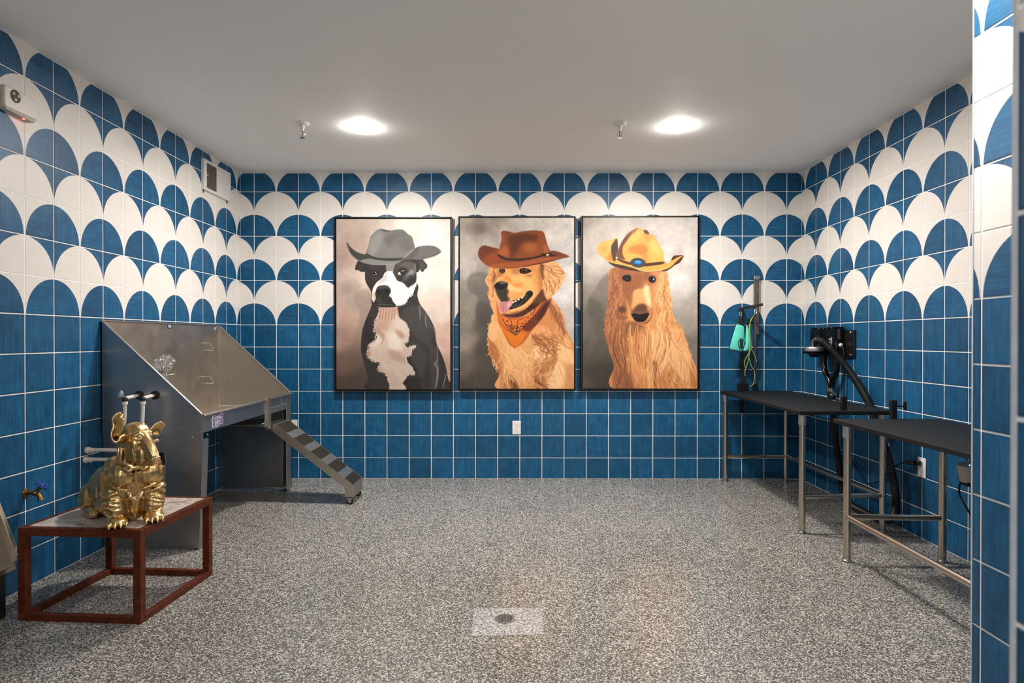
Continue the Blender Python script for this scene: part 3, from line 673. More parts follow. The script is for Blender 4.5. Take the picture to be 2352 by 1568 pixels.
# ---------- small scent or camera unit on the right wall ----------
un = thing('plug_in_speaker', 'small pale grey drum shaped smart speaker with blue lights low on the right wall', 'speaker', (4.872, -2.150, .524)); un.scale = (.9, .9, .9)
m_fab = simple('pale grey mesh', (196, 190, 182), .75, noise=.12, nscale=300., bump=.3, bscale=500.)
b = B(); b.lathe([(.036, -.058), (.045, -.054), (.053, .020), (.053, .044), (.049, .052)], (0, 0, 0), (-.18, -.10, .97), 32); b.go('shell', m_fab, un, True)
b = B(); b.lathe([(.044, .0500), (.049, .0520), (.046, .0530), (.001, .0530)], (0, 0, 0), (-.18, -.10, .97), 32); tp = b.go('top_face', simple('grey top', (104, 106, 116), .5), un, True)
m_led = simple('blue led', (120, 190, 255), .4, emit=(110, 190, 255), es=9.)
for dx, dy in ((.004, -.040), (.012, -.048), (-.004, -.030)):
    b = B(); b.sph((dx-.010, dy-.004, .0515), .0028, 8); b.go('light', m_led, tp, True)
b = B(); b.box((-.030, -.040, -.082), (.058, .020, -.058), .008); b.go('cradle', m_rubber, un)
b = B(); b.tube([(-.010, .040, -.066), (-.018, .047, -.10), (-.016, .040, -.16), (.010, -.01, -.26), (.030, -.08, -.36), (.040, -.16, -.42)], .0055, 8, 6); b.go('cable', m_rubber, un, True)
outlet('wall_outlet', 'white outlet under the pale grey speaker at the right edge', (XR, -2.175, .425), -math.pi/2)

# ---------- emergency light, upper left ----------
em = thing('emergency_light', 'white wall mounted emergency light with a red indicator, high on the left wall', 'emergency light', (XL, -2.545, 2.430)); em.scale = (.66, 1, 1)
m_emw = simple('emergency light shell', (216, 208, 200), .4)
b = B(); prof = [(-.102, .052), (.040, .052), (.075, .045), (.096, .026), (.106, -.002), (.108, -.034), (.100, -.054), (-.092, -.054), (-.102, -.044)]
b.prism([(0, y, z) for y, z in prof], (.062, 0, 0)); em_b = b.go('housing', m_emw, em, bev=.007)
b = B(); b.prism([(.004, -.092, -.052), (.004, .100, -.052), (.004, .088, -.070), (.004, -.084, -.062)], (.050, 0, 0)); b.go('bottom_tray', m_fab, em, bev=.003)
m_lampd = simple('smoked lamp face', (84, 74, 66), .55, spec=.2, noise=.1)
b = B(); b.lathe([(.031, 0), (.031, .004), (.020, .0075), (.001, .0085)], (.060, -.038, .016), (1, 0, 0), 30); lf = b.go('lamp_face', m_lampd, em, True)
m_ledw = simple('led lens', (204, 186, 160), .25)
for a in (140, 20, 262):
    b = B(); b.sph((.0665, -.038+.0165*math.cos(math.radians(a)), .016+.0165*math.sin(math.radians(a))), (.004, .0085, .0085), 12); b.go('led', m_ledw, lf, True)
b = B(); b.sph((.036, .034, -.068), (.008, .007, .004), 10); b.go('red_indicator', simple('red led', (255, 90, 70), .3, emit=(255, 70, 50), es=8.), em, True)
b = B(); b.prism([(.004, .112, .030), (.004, .140, -.010), (.004, .114, -.045)], (.030, 0, 0)); b.prism([(.004, -.110, .030), (.004, -.124, .010), (.004, -.110, -.045)], (.030, 0, 0)); b.go('side_fin', m_emw, em)

# ---------- louvred box high on the left wall ----------
ve = thing('vent_cover', 'white rectangular wall grille with dark louvres in its left half, high on the left wall', 'vent', (XL, -.470, 2.568))
hy, hz = .232, .122
b = B(); b.box((0, -hy, -hz), (.0155, hy, hz)); b.box((.0155, -hy, hz-.022), (.022, hy, hz)); b.box((.0155, -hy, -hz), (.022, hy, -hz+.022)); b.box((.0155, -hy, -hz+.022), (.022, -hy+.045, hz-.022)); b.box((.0155, -.020, -hz+.022), (.022, .006, hz-.022)); b.box((.0155, hy-.02, -hz+.022), (.022, hy, hz-.022)); b.go('frame', m_white_paint, ve)
b = B(); b.box((.0155, -hy+.045, -hz+.022), (.0165, -.020, hz-.022)); b.go('dark_opening', m_dark, ve)
b = B(); b.box((.016, .006, -hz+.022), (.019, hy-.02, hz-.022), .001); b.go('blank_panel', m_white_paint, ve)
m_lv = simple('dusty louvre', (96, 90, 80), .6, noise=.3)
for k in range(15):
    y = -hy+.052+k*.0108
    b = B(); b.box((.0165, y-.0022, -hz+.024), (.0212, y+.0022, hz-.024), rot=Matrix.Rotation(.5, 3, 'Z')); b.go('louvre', m_lv, ve)
for k in range(7):
    z = -hz+.04+k*.028
    b = B(); b.box((.0168, -hy+.046, z-.0015), (.0182, -.021, z+.0015)); b.go('cross_wire', m_lv, ve)
b = B(); b.box((.020, -hy+.040, -.002), (.026, -hy+.066, .005), .001); b.go('damper_lever', m_white_paint, ve)
for y in (-hy+.03, hy-.03):
    b = B(); b.box((.002, y-.004, -hz-.020), (.006, y+.004, -hz+.001)); b.go('screw_tab', m_slot, ve)

# ---------- sprinklers ----------
for x, y, lb in ((.882, -1.300, 'small ceiling sprinkler head left of the left downlight'), (3.082, -1.290, 'small ceiling sprinkler head between the two bright downlights')):
    t = thing('sprinkler', lb, 'sprinkler', (x, y, ZC), group='ceiling sprinkler heads'); t.scale = (1.15, 1.15, 1.15)
    b = B(); b.lathe([(.042, 0), (.043, -.002), (.034, -.010), (.020, -.014), (.016, -.014), (.016, 0)], n=32); b.go('escutcheon', m_white_paint, t, True)
    b = B(); b.lathe([(.014, 0), (.014, -.030), (.010, -.034), (.010, -.046), (.006, -.048)], n=18); b.go('body', m_white_paint, t, True)
    b = B(); b.tube([(-.009, 0, -.045), (-.013, 0, -.060), (-.010, 0, -.076), (0, 0, -.084)], .0028, 8, 4); b.tube([(.009, 0, -.045), (.013, 0, -.060), (.010, 0, -.076), (0, 0, -.084)], .0028, 8, 4); b.go('yoke', m_chrome, t, True)
    b = B(); b.cyl((0, 0, -.048), (0, 0, -.080), .0025, n=8); b.go('glass_bulb', simple('red bulb', (150, 40, 34), .2), t, True)
    b = B(); b.lathe([(.001, -.084), (.014, -.086), (.016, -.089), (.001, -.089)], n=16); b.go('deflector', m_chrome, t, True)

# ---------- spigot ----------
m_brass = simple('aged brass', (150, 112, 66), .34, 1., noise=.3, nscale=60.)
m_valve = simple('blue valve wheel', (16, 62, 150), .4)
sg = thing('water_spigot', 'small brass water spigot with a blue wheel handle on the left wall', 'faucet', (XL, -2.478, .480)); sg.scale = (.82, .9, .9)
b = B(); b.lathe([(.008, 0), (.026, .001), (.026, .004), (.016, .010), (.010, .011)], (0, 0, 0), (1, 0, 0), 24); b.go('flange', m_brass, sg, True)
b = B(); b.cyl((.004, 0, 0), (.060, 0, .002), .0115, n=16); b.sph((.060, 0, .002), .017, 14); b.go('body', m_brass, sg, True)
b = B(); b.tube([(.060, 0, .0), (.082, .002, -.010), (.092, .003, -.030)], lambda t: .0125+.002*t, 14, 4); b.lathe([(.0165, 0), (.0165, .012), (.010, .012)], (.089, .003, -.030), (.35, .05, -.93), 8); b.go('spout', m_brass, sg, True)
ax = Vector((.62, .20, .75)).normalized(); c0 = Vector((.060, 0, .002))
b = B(); b.cyl(c0, c0+ax*.040, .0115, n=8); b.cyl(c0+ax*.03, c0+ax*.060, .005, n=10); b.go('bonnet', m_brass, sg, True)
hc = c0+ax*.056; e1 = ax.cross(Vector((0, 1, 0))).normalized(); e2 = ax.cross(e1)
b = B()
for k in range(6):
    a = k*math.pi/3; dv = e1*math.cos(a)+e2*math.sin(a)
    b.cyl(hc, hc+dv*.028, .0035, n=8); b.sph(hc+dv*.030, (.0085, .0085, .0085), 8)
b.tube([hc+(e1*math.cos(a)+e2*math.sin(a))*.027 for a in np.linspace(0, 2*math.pi, 13)[:-1]], .0038, 8, 2, close=True)
wh = b.go('wheel_handle', m_valve, sg, True)
b = B(); b.sph(hc+ax*.003, .006, 8); b.go('hub_screw', m_steel_s, wh, True)

# ---------- low foot wash basin at the left edge ----------
fb = thing('foot_wash_basin', 'low stainless basin on a black base, cut off by the lower left frame edge', 'basin', (-.02, -3.05, 0))
O = Vector(fb.location)
def R3(p): return Vector(p)-O
b = B(); b.box(tuple(R3((XL+.01, -3.60, .0))), tuple(R3((.046, -2.805, .195))), .004); b.go('black_base', m_black, fb)
b = B(); b.prism([R3((.0465, -2.96+.03*math.cos(a)*1.0, .11+.055*math.sin(a))) for a in np.linspace(0, 2*math.pi, 20)[:-1]], (.004, 0, 0)); b.go('grey_badge', m_pale, fb)
b = B(); b.box(tuple(R3((XL+.01, -3.60, .212))), tuple(R3((.082, -2.800, .220)))); b.go('basin_floor', m_ss, fb)
b = B(); b.box(tuple(R3((.062, -3.62, .212))), tuple(R3((.086, -2.798, .238))), .005, seg=2); b.go('front_rim', m_ss_rim, fb)
b = B(); b.prism([R3((XL+.012, -2.803, .215)), R3((.080, -2.803, .215)), R3((.082, -2.803, .300)), R3((-.02, -2.803, .560)), R3((XL+.012, -2.803, .830))], (0, .004, 0)); b.go('end_panel', m_ss, fb)
b = B(); b.prism([R3((.080, -2.815, .250)), R3((.086, -2.815, .250)), R3((.088, -2.815, .318)), R3((-.016, -2.815, .590)), R3((XL+.016, -2.815, .85)), R3((XL+.010, -2.815, .80)), R3((-.030, -2.815, .552))], (0, .022, 0)); b.go('slanted_rim', m_ss_rim, fb, bev=.003)
b = B(); b.box(tuple(R3((XL+.008, -3.60, .215))), tuple(R3((XL+.012, -2.80, .83)))); b.go('back_splash', m_ss, fb)

# ---------- side table ----------
TBX, TBY, TBR = .432, -2.568, math.radians(-3.5)
sd = thing('side_table', 'square reddish wood frame side table with a marbled top, under the gold dog', 'table', (TBX, TBY, 0), TBR)
kk = NT('red stained wood'); tco = kk.n('ShaderNodeTexCoord').outputs['Object']
kk.l(kk.ramp(kk.noise(kk.map(tco, (9, 9, 9)), 3., 4., .55, .6), [(.25, lin((62, 27, 12))), (.5, lin((86, 38, 18))), (.75, lin((106, 50, 25)))]), kk.b.inputs['Base Color']); kk.b.inputs['Roughness'].default_value = .5; kk.b.inputs['Specular IOR Level'].default_value = .22
m_wood = kk.m
kk = NT('marbled laminate'); tco = kk.n('ShaderNodeTexCoord').outputs['Object']
f1 = kk.noise(tco, 7., 6., .62, 1.6); f2 = kk.noise(kk.map(tco, (1, 2.2, 1)), 18., 5., .6, 2.2)
kk.l(kk.ramp(kk.math('ADD', kk.math('MULTIPLY', f1, .6), kk.math('MULTIPLY', f2, .4)), [(.32, lin((92, 70, 60))), (.43, lin((168, 148, 134))), (.5, lin((216, 208, 200))), (.57, lin((168, 148, 136))), (.68, lin((222, 216, 208)))]), kk.b.inputs['Base Color']); kk.b.inputs['Roughness'].default_value = .3
m_marble = kk.m
HX, HY, TH, W = .288, .292, .417, .036
for sx in (-1, 1):
    for sy in (-1, 1):
        b = B(); b.box((sx*HX-(W if sx > 0 else 0), sy*HY-(W if sy > 0 else 0), 0), (sx*HX+(0 if sx > 0 else W), sy*HY+(0 if sy > 0 else W), TH-.034), .0015); b.go('leg', m_wood, sd)
for z0, z1, nm in ((TH-.036, TH, 'apron_rail'), (.0, .030, 'floor_rail')):
    for s in (-1, 1):
        b = B(); b.box((-HX, s*HY-(W*.8 if s > 0 else 0), z0), (HX, s*HY+(0 if s > 0 else W*.8), z1), .0015) if nm == 'apron_rail' else b.box((-HX+W, s*HY-(W*.8 if s > 0 else 0), z0), (HX-W, s*HY+(0 if s > 0 else W*.8), z1), .0015)
        b.go(nm, m_wood, sd)
        b = B(); b.box((s*HX-(W*.8 if s > 0 else 0), -HY+W*.78, z0), (s*HX+(0 if s > 0 else W*.8), HY-W*.78, z1), .0015); b.go(nm, m_wood, sd)
b = B(); b.box((-HX+.022, -HY+.022, TH-.012), (HX-.022, HY-.022, TH-.001)); b.go('marbled_panel', m_marble, sd)

# ---------- gold dog statue ----------
kk = NT('polished gold'); tco = kk.n('ShaderNodeTexCoord').outputs['Object']
kk.b.inputs['Metallic'].default_value = 1.
geo = kk.n('ShaderNodeNewGeometry'); pt = kk.ramp(geo.outputs['Pointiness'], [(.43, (.12, .062, .018)), (.495, (.58, .37, .15)), (.57, (.86, .63, .34))])  # painted shading: crevices coloured dark as shade, ridges pale as highlights
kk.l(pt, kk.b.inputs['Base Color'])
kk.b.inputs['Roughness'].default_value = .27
kk.bump(kk.noise(tco, 60., 3., .5), .10, .004)
m_gold = kk.m
dog = thing('dog_statue', 'shiny gold sitting dog statue with ears flung out, on the side table', 'statue', (.609, -2.768, TH+.001), math.radians(-52))
def RZ(a): return Matrix.Rotation(math.radians(a), 3, 'Z')
def blob_mesh(name, fn, voxel, smooth, parent, mat, disp=0.):
    b = B(); fn(b)
    o = b.go(name, mat, None)
    m = o.modifiers.new('remesh', 'REMESH'); m.mode = 'VOXEL'; m.voxel_size = voxel
    m = o.modifiers.new('smooth', 'SMOOTH'); m.factor = .5; m.iterations = smooth
    dg = bpy.context.evaluated_depsgraph_get(); me = bpy.data.meshes.new_from_object(o.evaluated_get(dg)); me.name = name
    old = o.data; o.modifiers.clear(); o.data = me; bpy.data.meshes.remove(old)
    me.shade_smooth(); o.parent = parent
    return o
# head frame: centre, yaw to the dog's left
HC = Vector((.000, .006, .388)); HR = RZ(30)
def hp(x, y, z): return HC+HR @ Vector((x, y, z))
def dog_body(b):
    S = b.sph
    # trunk, curving back to the dog's right and filling down to the table
    S((-.345, -.080, .090), (.105, .098, .088), rot=RZ(18)); S((-.270, -.060, .120), (.135, .102, .118), rot=RZ(14)); S((-.170, -.028, .150), (.140, .104, .142), rot=RZ(8))
    S((-.200, -.040, .060), (.170, .108, .062), rot=RZ(12))
    S((-.085, 0, .215), (.098, .112, .108)); S((-.050, 0, .160), (.080, .092, .120)); S((-.045, 0, .085), (.062, .078, .080))
    # shoulders and the two smooth halves of the jacket front
    S((-.058, .058, .248), (.062, .064, .062)); S((-.058, -.058, .248), (.062, .064, .062))
    for s in (1, -1):
        S((-.018, s*.048, .222), (.064, .060, .062)); S((-.032, s*.074, .206), (.056, .052, .056))
    # haunches and hind feet
    for s in (1, -1):
        S((-.315, -.078+s*.075, .070), (.080, .042, .074), rot=RZ(18)); S((-.235, -.055+s*.098, .024), (.085, .026, .026), rot=RZ(10))
    b.tube([(-.42, -.11, .05), (-.455, -.13, .022), (-.44, -.16, .016)], lambda t: .022*(1-.5*t), 10, 4)
    # front legs with thin stacked folds, paws
    for s in (1, -1):
        y = s*.072
        b.tube([(-.058, y*1.15, .235), (-.036, y*1.16, .160), (-.014, y*1.04, .095), (.002, y*.98, .045)], lambda t: .052-.013*t, 16, 4)
        for k, (z, x, r) in enumerate(((.150, -.030, .050), (.132, -.025, .049), (.114, -.019, .047), (.094, -.013, .045), (.074, -.006, .043), (.058, -.001, .041))):
            w = .010*math.sin(k*2.1)
            b.tube([(x+r*math.cos(a)*.93, y*(1.17-.02*k)+r*math.sin(a)*.90, z+.010*math.sin(a*2+k)+w*math.cos(a)) for a in np.linspace(0, 2*math.pi, 15)[:-1]], .0060, 8, 2, close=True)
        S((.018, y, .026), (.052, .044, .026))
        for k in range(4):
            a = (k-1.5)*.022
            S((.052-abs(k-1.5)*.006, y+a, .017), (.026, .0105, .017)); S((.066-abs(k-1.5)*.006, y+a, .013), (.014, .0088, .012)); S((.074-abs(k-1.5)*.006, y+a, .006), (.010, .004, .006))
    # belly edge of the jacket, folds between the legs, buttons
    S((-.022, 0, .150), (.048, .080, .050)); b.tube([(.000, .100, .176), (.030, .060, .168), (.034, .030, .160)], .006, 8, 3); b.tube([(.000, -.100, .176), (.030, -.060, .168), (.034, -.030, .160)], .006, 8, 3)
    b.tube([(.010, .036, .150), (.026, .014, .120), (.020, .002, .080), (.010, 0, .030)], .009, 10, 4); b.tube([(.010, -.036, .150), (.028, -.012, .118), (.020, 0, .080)], .008, 10, 4)
    S((-.005, 0, .10), (.034, .030, .075)); b.tube([(.020, .030, .140), (.030, .022, .125), (.020, .034, .110)], .007, 8, 3); b.tube([(.020, -.030, .142), (.032, -.020, .128), (.020, -.034, .112)], .007, 8, 3)
    # thick neck wrapped in hanging folds, collar points
    S((-.034, 0, .300), (.062, .064, .070)); S((-.020, .002, .340), (.056, .056, .062))
    b.tube([(.000, .068, .286), (.034, .044, .276), (.046, .012, .262), (.042, -.010, .264), (.026, -.040, .280), (-.006, -.068, .292)], .011, 10, 4)
    for k in range(9):
        a = math.radians(-88+k*24); r0, r1 = .058, .062
        b.tube([(-.022+r0*math.cos(a), r0*math.sin(a), .352), (-.020+r1*math.cos(a+.10), r1*math.sin(a+.10), .318), (-.024+r1*math.cos(a-.08), r1*math.sin(a-.08), .284)], .0078, 8, 3)
    b.tube([(.040, .010, .270), (.050, .030, .252), (.032, .050, .262)], .009, 8, 3); b.tube([(.040, -.006, .270), (.048, -.026, .250), (.030, -.048, .262)], .009, 8, 3)
    b.tube([(.036, .002, .262), (.030, .002, .236), (.026, .002, .190)], .0045, 8, 3)
    # head
    S(hp(-.006, 0, .020), (.066, .061, .056), rot=HR); S(hp(.016, 0, .002), (.056, .054, .050), rot=HR)
    for k, (z, x) in enumerate(((.062, .022), (.053, .036), (.044, .047), (.035, .054))):
        b.tube([hp(x-.026, .046, z-.008), hp(x-.004, .026, z+.004), hp(x+.003, .002, z-.003), hp(x-.004, -.024, z+.004), hp(x-.026, -.044, z-.008)], .0052, 8, 4)
    for s in (1, -1):
        S(hp(.052, s*.028, .016), (.012, .013, .010), rot=HR); b.tube([hp(.046, s*.046, .018), hp(.060, s*.030, .029), hp(.062, s*.012, .020)], .0055, 8, 4); b.tube([hp(.046, s*.046, .010), hp(.060, s*.032, .002), hp(.062, s*.014, .008)], .0050, 8, 4)
        b.tube([hp(.040, s*.048, .000), hp(.056, s*.036, -.012), hp(.064, s*.020, -.014)], .0060, 8, 4)
        # cheeks and long hanging jowls
        S(hp(.024, s*.036, -.026), (.040, .024, .044), rot=HR); S(hp(.052, s*.024, -.070), (.034, .018, .046), rot=HR); S(hp(.024, s*.038, -.068), (.030, .016, .044), rot=HR)
        for j in range(3):
            b.tube([hp(.034-.014*j, s*(.046+.004*j), -.008), hp(.046-.012*j, s*(.050+.003*j), -.046), hp(.050-.012*j, s*(.040+.004*j), -.094)], .0072, 8, 4)
    # long flat-topped snout pointing forward and down
    b.tube([hp(.042, 0, .012), hp(.074, 0, -.020), hp(.098, 0, -.058), hp(.112, 0, -.086)], lambda t: .027-.003*t, 16, 5)
    b.tube([hp(.060, .012, .012), hp(.088, .012, -.020), hp(.114, .010, -.056), hp(.126, .008, -.076)], .012, 10, 4); b.tube([hp(.060, -.012, .012), hp(.088, -.012, -.020), hp(.114, -.010, -.056), hp(.126, -.008, -.076)], .012, 10, 4)
    S(hp(.118, 0, -.086), (.022, .025, .018), rot=HR); S(hp(.098, 0, -.100), (.032, .022, .020), rot=HR); S(hp(.074, 0, -.098), (.036, .022, .020), rot=HR)
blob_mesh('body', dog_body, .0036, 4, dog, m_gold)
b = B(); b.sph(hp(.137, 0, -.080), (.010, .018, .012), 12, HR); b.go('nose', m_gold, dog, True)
for s in (1, -1):
    b = B(); b.sph(hp(.061, s*.028, .016), .0072, 10); b.go('eye', m_gold, dog, True)
def ear_sheet(name, spine, wid, nrm, thick, cup):
    """leaf of metal along a spine; wid: half widths, nrm: width directions"""
    bm = bmesh.new(); rows = []; N = 8
    sp = Paint_smooth(spine, 5); wd = Paint_smooth(nrm, 5); ww = np.interp(np.linspace(0, 1, len(sp)), np.linspace(0, 1, len(wid)), wid)
    for i, (p, w) in enumerate(zip(sp, ww)):
        d = (sp[min(i+1, len(sp)-1)]-sp[max(i-1, 0)]); d /= np.linalg.norm(d); q = wd[i]/np.linalg.norm(wd[i]); q = q-d*np.dot(q, d); q /= np.linalg.norm(q); n = np.cross(d, q)
        rows.append([bm.verts.new(p+q*w*t+n*cup*w*(t*t)) for t in np.linspace(-1, 1, N)])
    for A, C in zip(rows, rows[1:]):
        for k in range(N-1): bm.faces.new((A[k], A[k+1], C[k+1], C[k]))
    me = bpy.data.meshes.new(name); bm.to_mesh(me); bm.free(); me.shade_smooth()
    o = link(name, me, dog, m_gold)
    m = o.modifiers.new('thickness', 'SOLIDIFY'); m.thickness = thick; m.offset = 0
    m = o.modifiers.new('sub', 'SUBSURF'); m.levels = 1; m.render_levels = 1
def Paint_smooth(p, n):
    p = np.array([list(q) for q in p], float); N = len(p); out = []
    for i in range(N-1):
        a, b_, c, d = p[max(i-1, 0)], p[i], p[i+1], p[min(i+2, N-1)]
        for k in range(n):
            t = k/n; out.append(.5*((2*b_)+(c-a)*t+(2*a-5*b_+4*c-d)*t*t+(3*b_-a-3*c+d)*t**3))
    out.append(p[-1]); return np.array(out)
# ear on the viewer's right: flies outwards, leaf turned to the viewer
ear_sheet('ear', [hp(.006, .040, .022), hp(.000, .066, .018), hp(-.006, .092, .026), hp(-.006, .116, .030), hp(-.004, .138, .022)], [.010, .014, .027, .036, .024], [(0, 0, 1), (.1, 0, 1), (.25, -.2, 1), (.3, -.4, 1), (.4, -.4, 1)], .007, .35)
# ear on the viewer's left: swings out, then curls up to a tip
ear_sheet('ear', [hp(.006, -.046, .020), hp(.000, -.072, -.004), hp(-.006, -.098, .000), hp(-.008, -.104, .034), hp(-.004, -.088, .070), hp(.000, -.088, .104), hp(.006, -.072, .122)], [.014, .028, .034, .032, .026, .024, .008], [(.3, 0, 1), (.5, .1, .8), (.8, -.4, .2), (.8, -.7, 0), (.5, -.9, .1), (.2, -1, 0), (.2, -1, .2)], .008, .5)
b = B(); b.tube([hp(.020, .052, -.012), hp(.016, .072, -.026), hp(.020, .090, -.020), hp(.022, .098, -.028)], lambda t: .012*(1-.7*t), 8, 4); b.go('cheek_tuft', m_gold, dog, True)
# ---------- PAINTER (flat prints for the three canvases) ----------

class Paint:
    K = 3.0
    def __init__(s, x0, y0, x1, y1, seed):
        s.x0, s.y0, s.x1, s.y1 = x0, y0, x1, y1
        s.W = int(round((x1-x0)*s.K)); s.H = int(round((y1-y0)*s.K))
        s.a = np.zeros((s.H, s.W, 3)); s.r = np.random.RandomState(seed)
        s.ox = s.oy = 0.0; s.sc = 1.0
    def crop(s, ox, oy, sc): s.ox, s.oy, s.sc = ox, oy, sc
    def tr(s, pts):
        p = np.asarray(pts, float).reshape(-1, 2)
        return np.stack([(s.ox+p[:,0]/s.sc-s.x0)*s.K, (s.oy+p[:,1]/s.sc-s.y0)*s.K], 1)
    @staticmethod
    def smooth(p, closed=True, n=6):
        N = len(p); out = []
        rng = range(N if closed else N-1)
        for i in rng:
            if closed: a, b, c, d = p[(i-1)%N], p[i], p[(i+1)%N], p[(i+2)%N]
            else: a, b, c, d = p[max(i-1,0)], p[i], p[i+1], p[min(i+2,N-1)]
            for k in range(n):
                t = k/n
                out.append(.5*((2*b)+(c-a)*t+(2*a-5*b+4*c-d)*t*t+(3*b-a-3*c+d)*t**3))
        if not closed: out.append(p[-1])
        return np.array(out)
    def fill(s, p, col, alpha=1., blur=0, tex=0., clip=None):
        m = int(blur*3)+2
        xa = max(int(p[:,0].min())-m, 0); xb = min(int(p[:,0].max())+m+1, s.W)
        ya = max(int(p[:,1].min())-m, 0); yb = min(int(p[:,1].max())+m+1, s.H)
        if xb <= xa or yb <= ya: return
        w, h = xb-xa, yb-ya
        A = np.zeros((h, w+1), np.int32)
        q = np.roll(p, -1, 0)
        for (x1, y1), (x2, y2) in zip(p, q):
            if y1 == y2: continue
            if y1 > y2: x1, y1, x2, y2 = x2, y2, x1, y1
            r0 = max(int(math.ceil(y1-.5)), ya); r1 = min(int(math.ceil(y2-.5)), yb)
            if r1 <= r0: continue
            rr = np.arange(r0, r1)
            xx = x1+(rr+.5-y1)*(x2-x1)/(y2-y1)
            cc = np.clip(np.ceil(xx-.5).astype(int)-xa, 0, w)
            np.add.at(A, (rr-ya, cc), 1)
        M = (np.cumsum(A[:, :w], 1) & 1).astype(float)
        if blur > 0: M = s.box(M, blur)
        M = M*alpha
        if clip is not None: M = M*clip[ya:yb, xa:xb]
        c = np.asarray(col, float)/255.
        if tex > 0:
            n = s.noise_[ya:yb, xa:xb, None]
            c = np.clip(c*(1+tex*n), 0, 1)
        t = s.a[ya:yb, xa:xb]
        t += (c-t)*M[..., None]
    def box(s, M, b):
        k = max(int(b), 1)
        for _ in range(2):
            for ax in (0, 1):
                P = np.pad(M, [(k+1, k) if i == ax else (0, 0) for i in (0, 1)], mode='edge')
                C = np.cumsum(P, ax)
                n = M.shape[ax]
                hi = np.take(C, np.arange(2*k+1, 2*k+1+n), ax); lo = np.take(C, np.arange(0, n), ax)
                M = (hi-lo)/(2*k+1)
        return M
    def mask(s, pts, blur=0, sm=True):
        save = s.a; s.a = np.zeros((s.H, s.W, 3))
        p = s.tr(pts)
        s.fill(s.smooth(p) if sm else p, (255, 255, 255), blur=blur)
        m = s.a[..., 0]; s.a = save
        return m
    def P(s, col, pts, alpha=1., blur=0, sm=True, tex=0., clip=None):
        p = s.tr(pts)
        s.fill(s.smooth(p) if sm else p, col, alpha, blur*s.K/3., tex, clip)
    def E(s, col, cx, cy, rx, ry, rot=0, alpha=1., blur=0, clip=None):
        t = np.linspace(0, 2*np.pi, 28)[:-1]
        c, d = math.cos(math.radians(rot)), math.sin(math.radians(rot))
        x = rx*np.cos(t); y = ry*np.sin(t)
        s.fill(s.tr(np.stack([cx+x*c-y*d, cy+x*d+y*c], 1)), col, alpha, blur, 0, clip)
    def L(s, col, pts, w, alpha=1., blur=0, taper=True, clip=None, sm=True):
        p = s.tr(pts)
        if sm and len(p) > 2: p = s.smooth(p, False, 5)
        w = w/s.sc*s.K*.5
        d = np.gradient(p, axis=0); n = np.stack([-d[:,1], d[:,0]], 1)
        n /= np.maximum(np.linalg.norm(n, axis=1)[:, None], 1e-6)
        t = np.linspace(0, 1, len(p))[:, None]
        ww = w*(np.sin(np.pi*np.clip(t*.92+.04, 0, 1))**.6 if taper else 1.)
        s.fill(np.concatenate([p+n*ww, (p-n*ww)[::-1]]), col, alpha, blur, 0, clip)
    def field(s, cells):
        g = s.r.rand(int(s.H/cells)+3, int(s.W/cells)+3)
        y = np.arange(s.H)/cells; x = np.arange(s.W)/cells
        yi = y.astype(int); xi = x.astype(int); fy = (y-yi)[:, None]; fx = (x-xi)[None]
        fy = fy*fy*(3-2*fy); fx = fx*fx*(3-2*fx)
        a = g[yi][:, xi]; b = g[yi][:, xi+1]; c = g[yi+1][:, xi]; d = g[yi+1][:, xi+1]
        return (a*(1-fx)+b*fx)*(1-fy)+(c*(1-fx)+d*fx)*fy-.5
    def bg(s, ctrl, amp=.10):
        """ctrl: list of (x, y, (r,g,b)) in crop units; mottled wash between them"""
        yy, xx = np.mgrid[0:s.H, 0:s.W]
        num = 0; den = 0
        for x, y, c in ctrl:
            p = s.tr([(x, y)])[0]
            d2 = (xx-p[0])**2+(yy-p[1])**2
            w = 1/(d2/(s.W*.14)**2+.25)**2
            num = num+w[..., None]*np.array(c)/255.; den = den+w[..., None]
        s.noise_ = s.field(130)+.7*s.field(60)+.45*s.field(26)+.3*s.field(9)+.2*s.field(4)
        s.noise_ += .15*s.r.randn(s.H, s.W)
        s.a = num/den*(1+amp*s.noise_[..., None])
    def fur(s, clip, n, box, ang, ln, w, cols, alpha=.8, curve=.25, jit=.25):
        """n tapered strokes with roots inside box (crop units), masked by clip"""
        x0, y0, x1, y1 = box
        for i in range(n):
            x = s.r.uniform(x0, x1); y = s.r.uniform(y0, y1)
            q = s.tr([(x, y)])[0].astype(int)
            if not (0 <= q[0] < s.W and 0 <= q[1] < s.H) or (clip is not None and clip[q[1], q[0]] < .4): continue
            a = math.radians((ang(x, y) if callable(ang) else ang))+s.r.randn()*jit
            l = ln*s.r.uniform(.5, 1.4); k = s.r.randn()*curve
            p = [(x+math.cos(a+k*t)*l*t, y+math.sin(a+k*t)*l*t) for t in (0, .25, .5, .75, 1)]
            c = cols(x, y) if callable(cols) else cols
            c = c[s.r.randint(len(c))]
            s.L(c, p, w*s.r.uniform(.5, 1.4), alpha*s.r.uniform(.5, 1), 0, True, clip)
    def edge(s, pts, n, ln, w, cols, off=0., out=None, sm=True):
        """short ragged strokes across an outline, pointing along 'out' degrees"""
        P = np.asarray(pts, float)
        for i in range(n):
            k = s.r.uniform(0, len(P)-1); j = int(k); f = k-j
            x, y = P[j]*(1-f)+P[j+1]*f
            a = math.radians(out(x, y) if callable(out) else out)+s.r.randn()*.3
            l = ln*s.r.uniform(.5, 1.3)
            x -= math.cos(a)*l*(.5+off); y -= math.sin(a)*l*(.5+off)
            s.L(cols[s.r.randint(len(cols))], [(x, y), (x+math.cos(a)*l*.5, y+math.sin(a)*l*.5), (x+math.cos(a+.2)*l, y+math.sin(a+.2)*l)], w, .95)

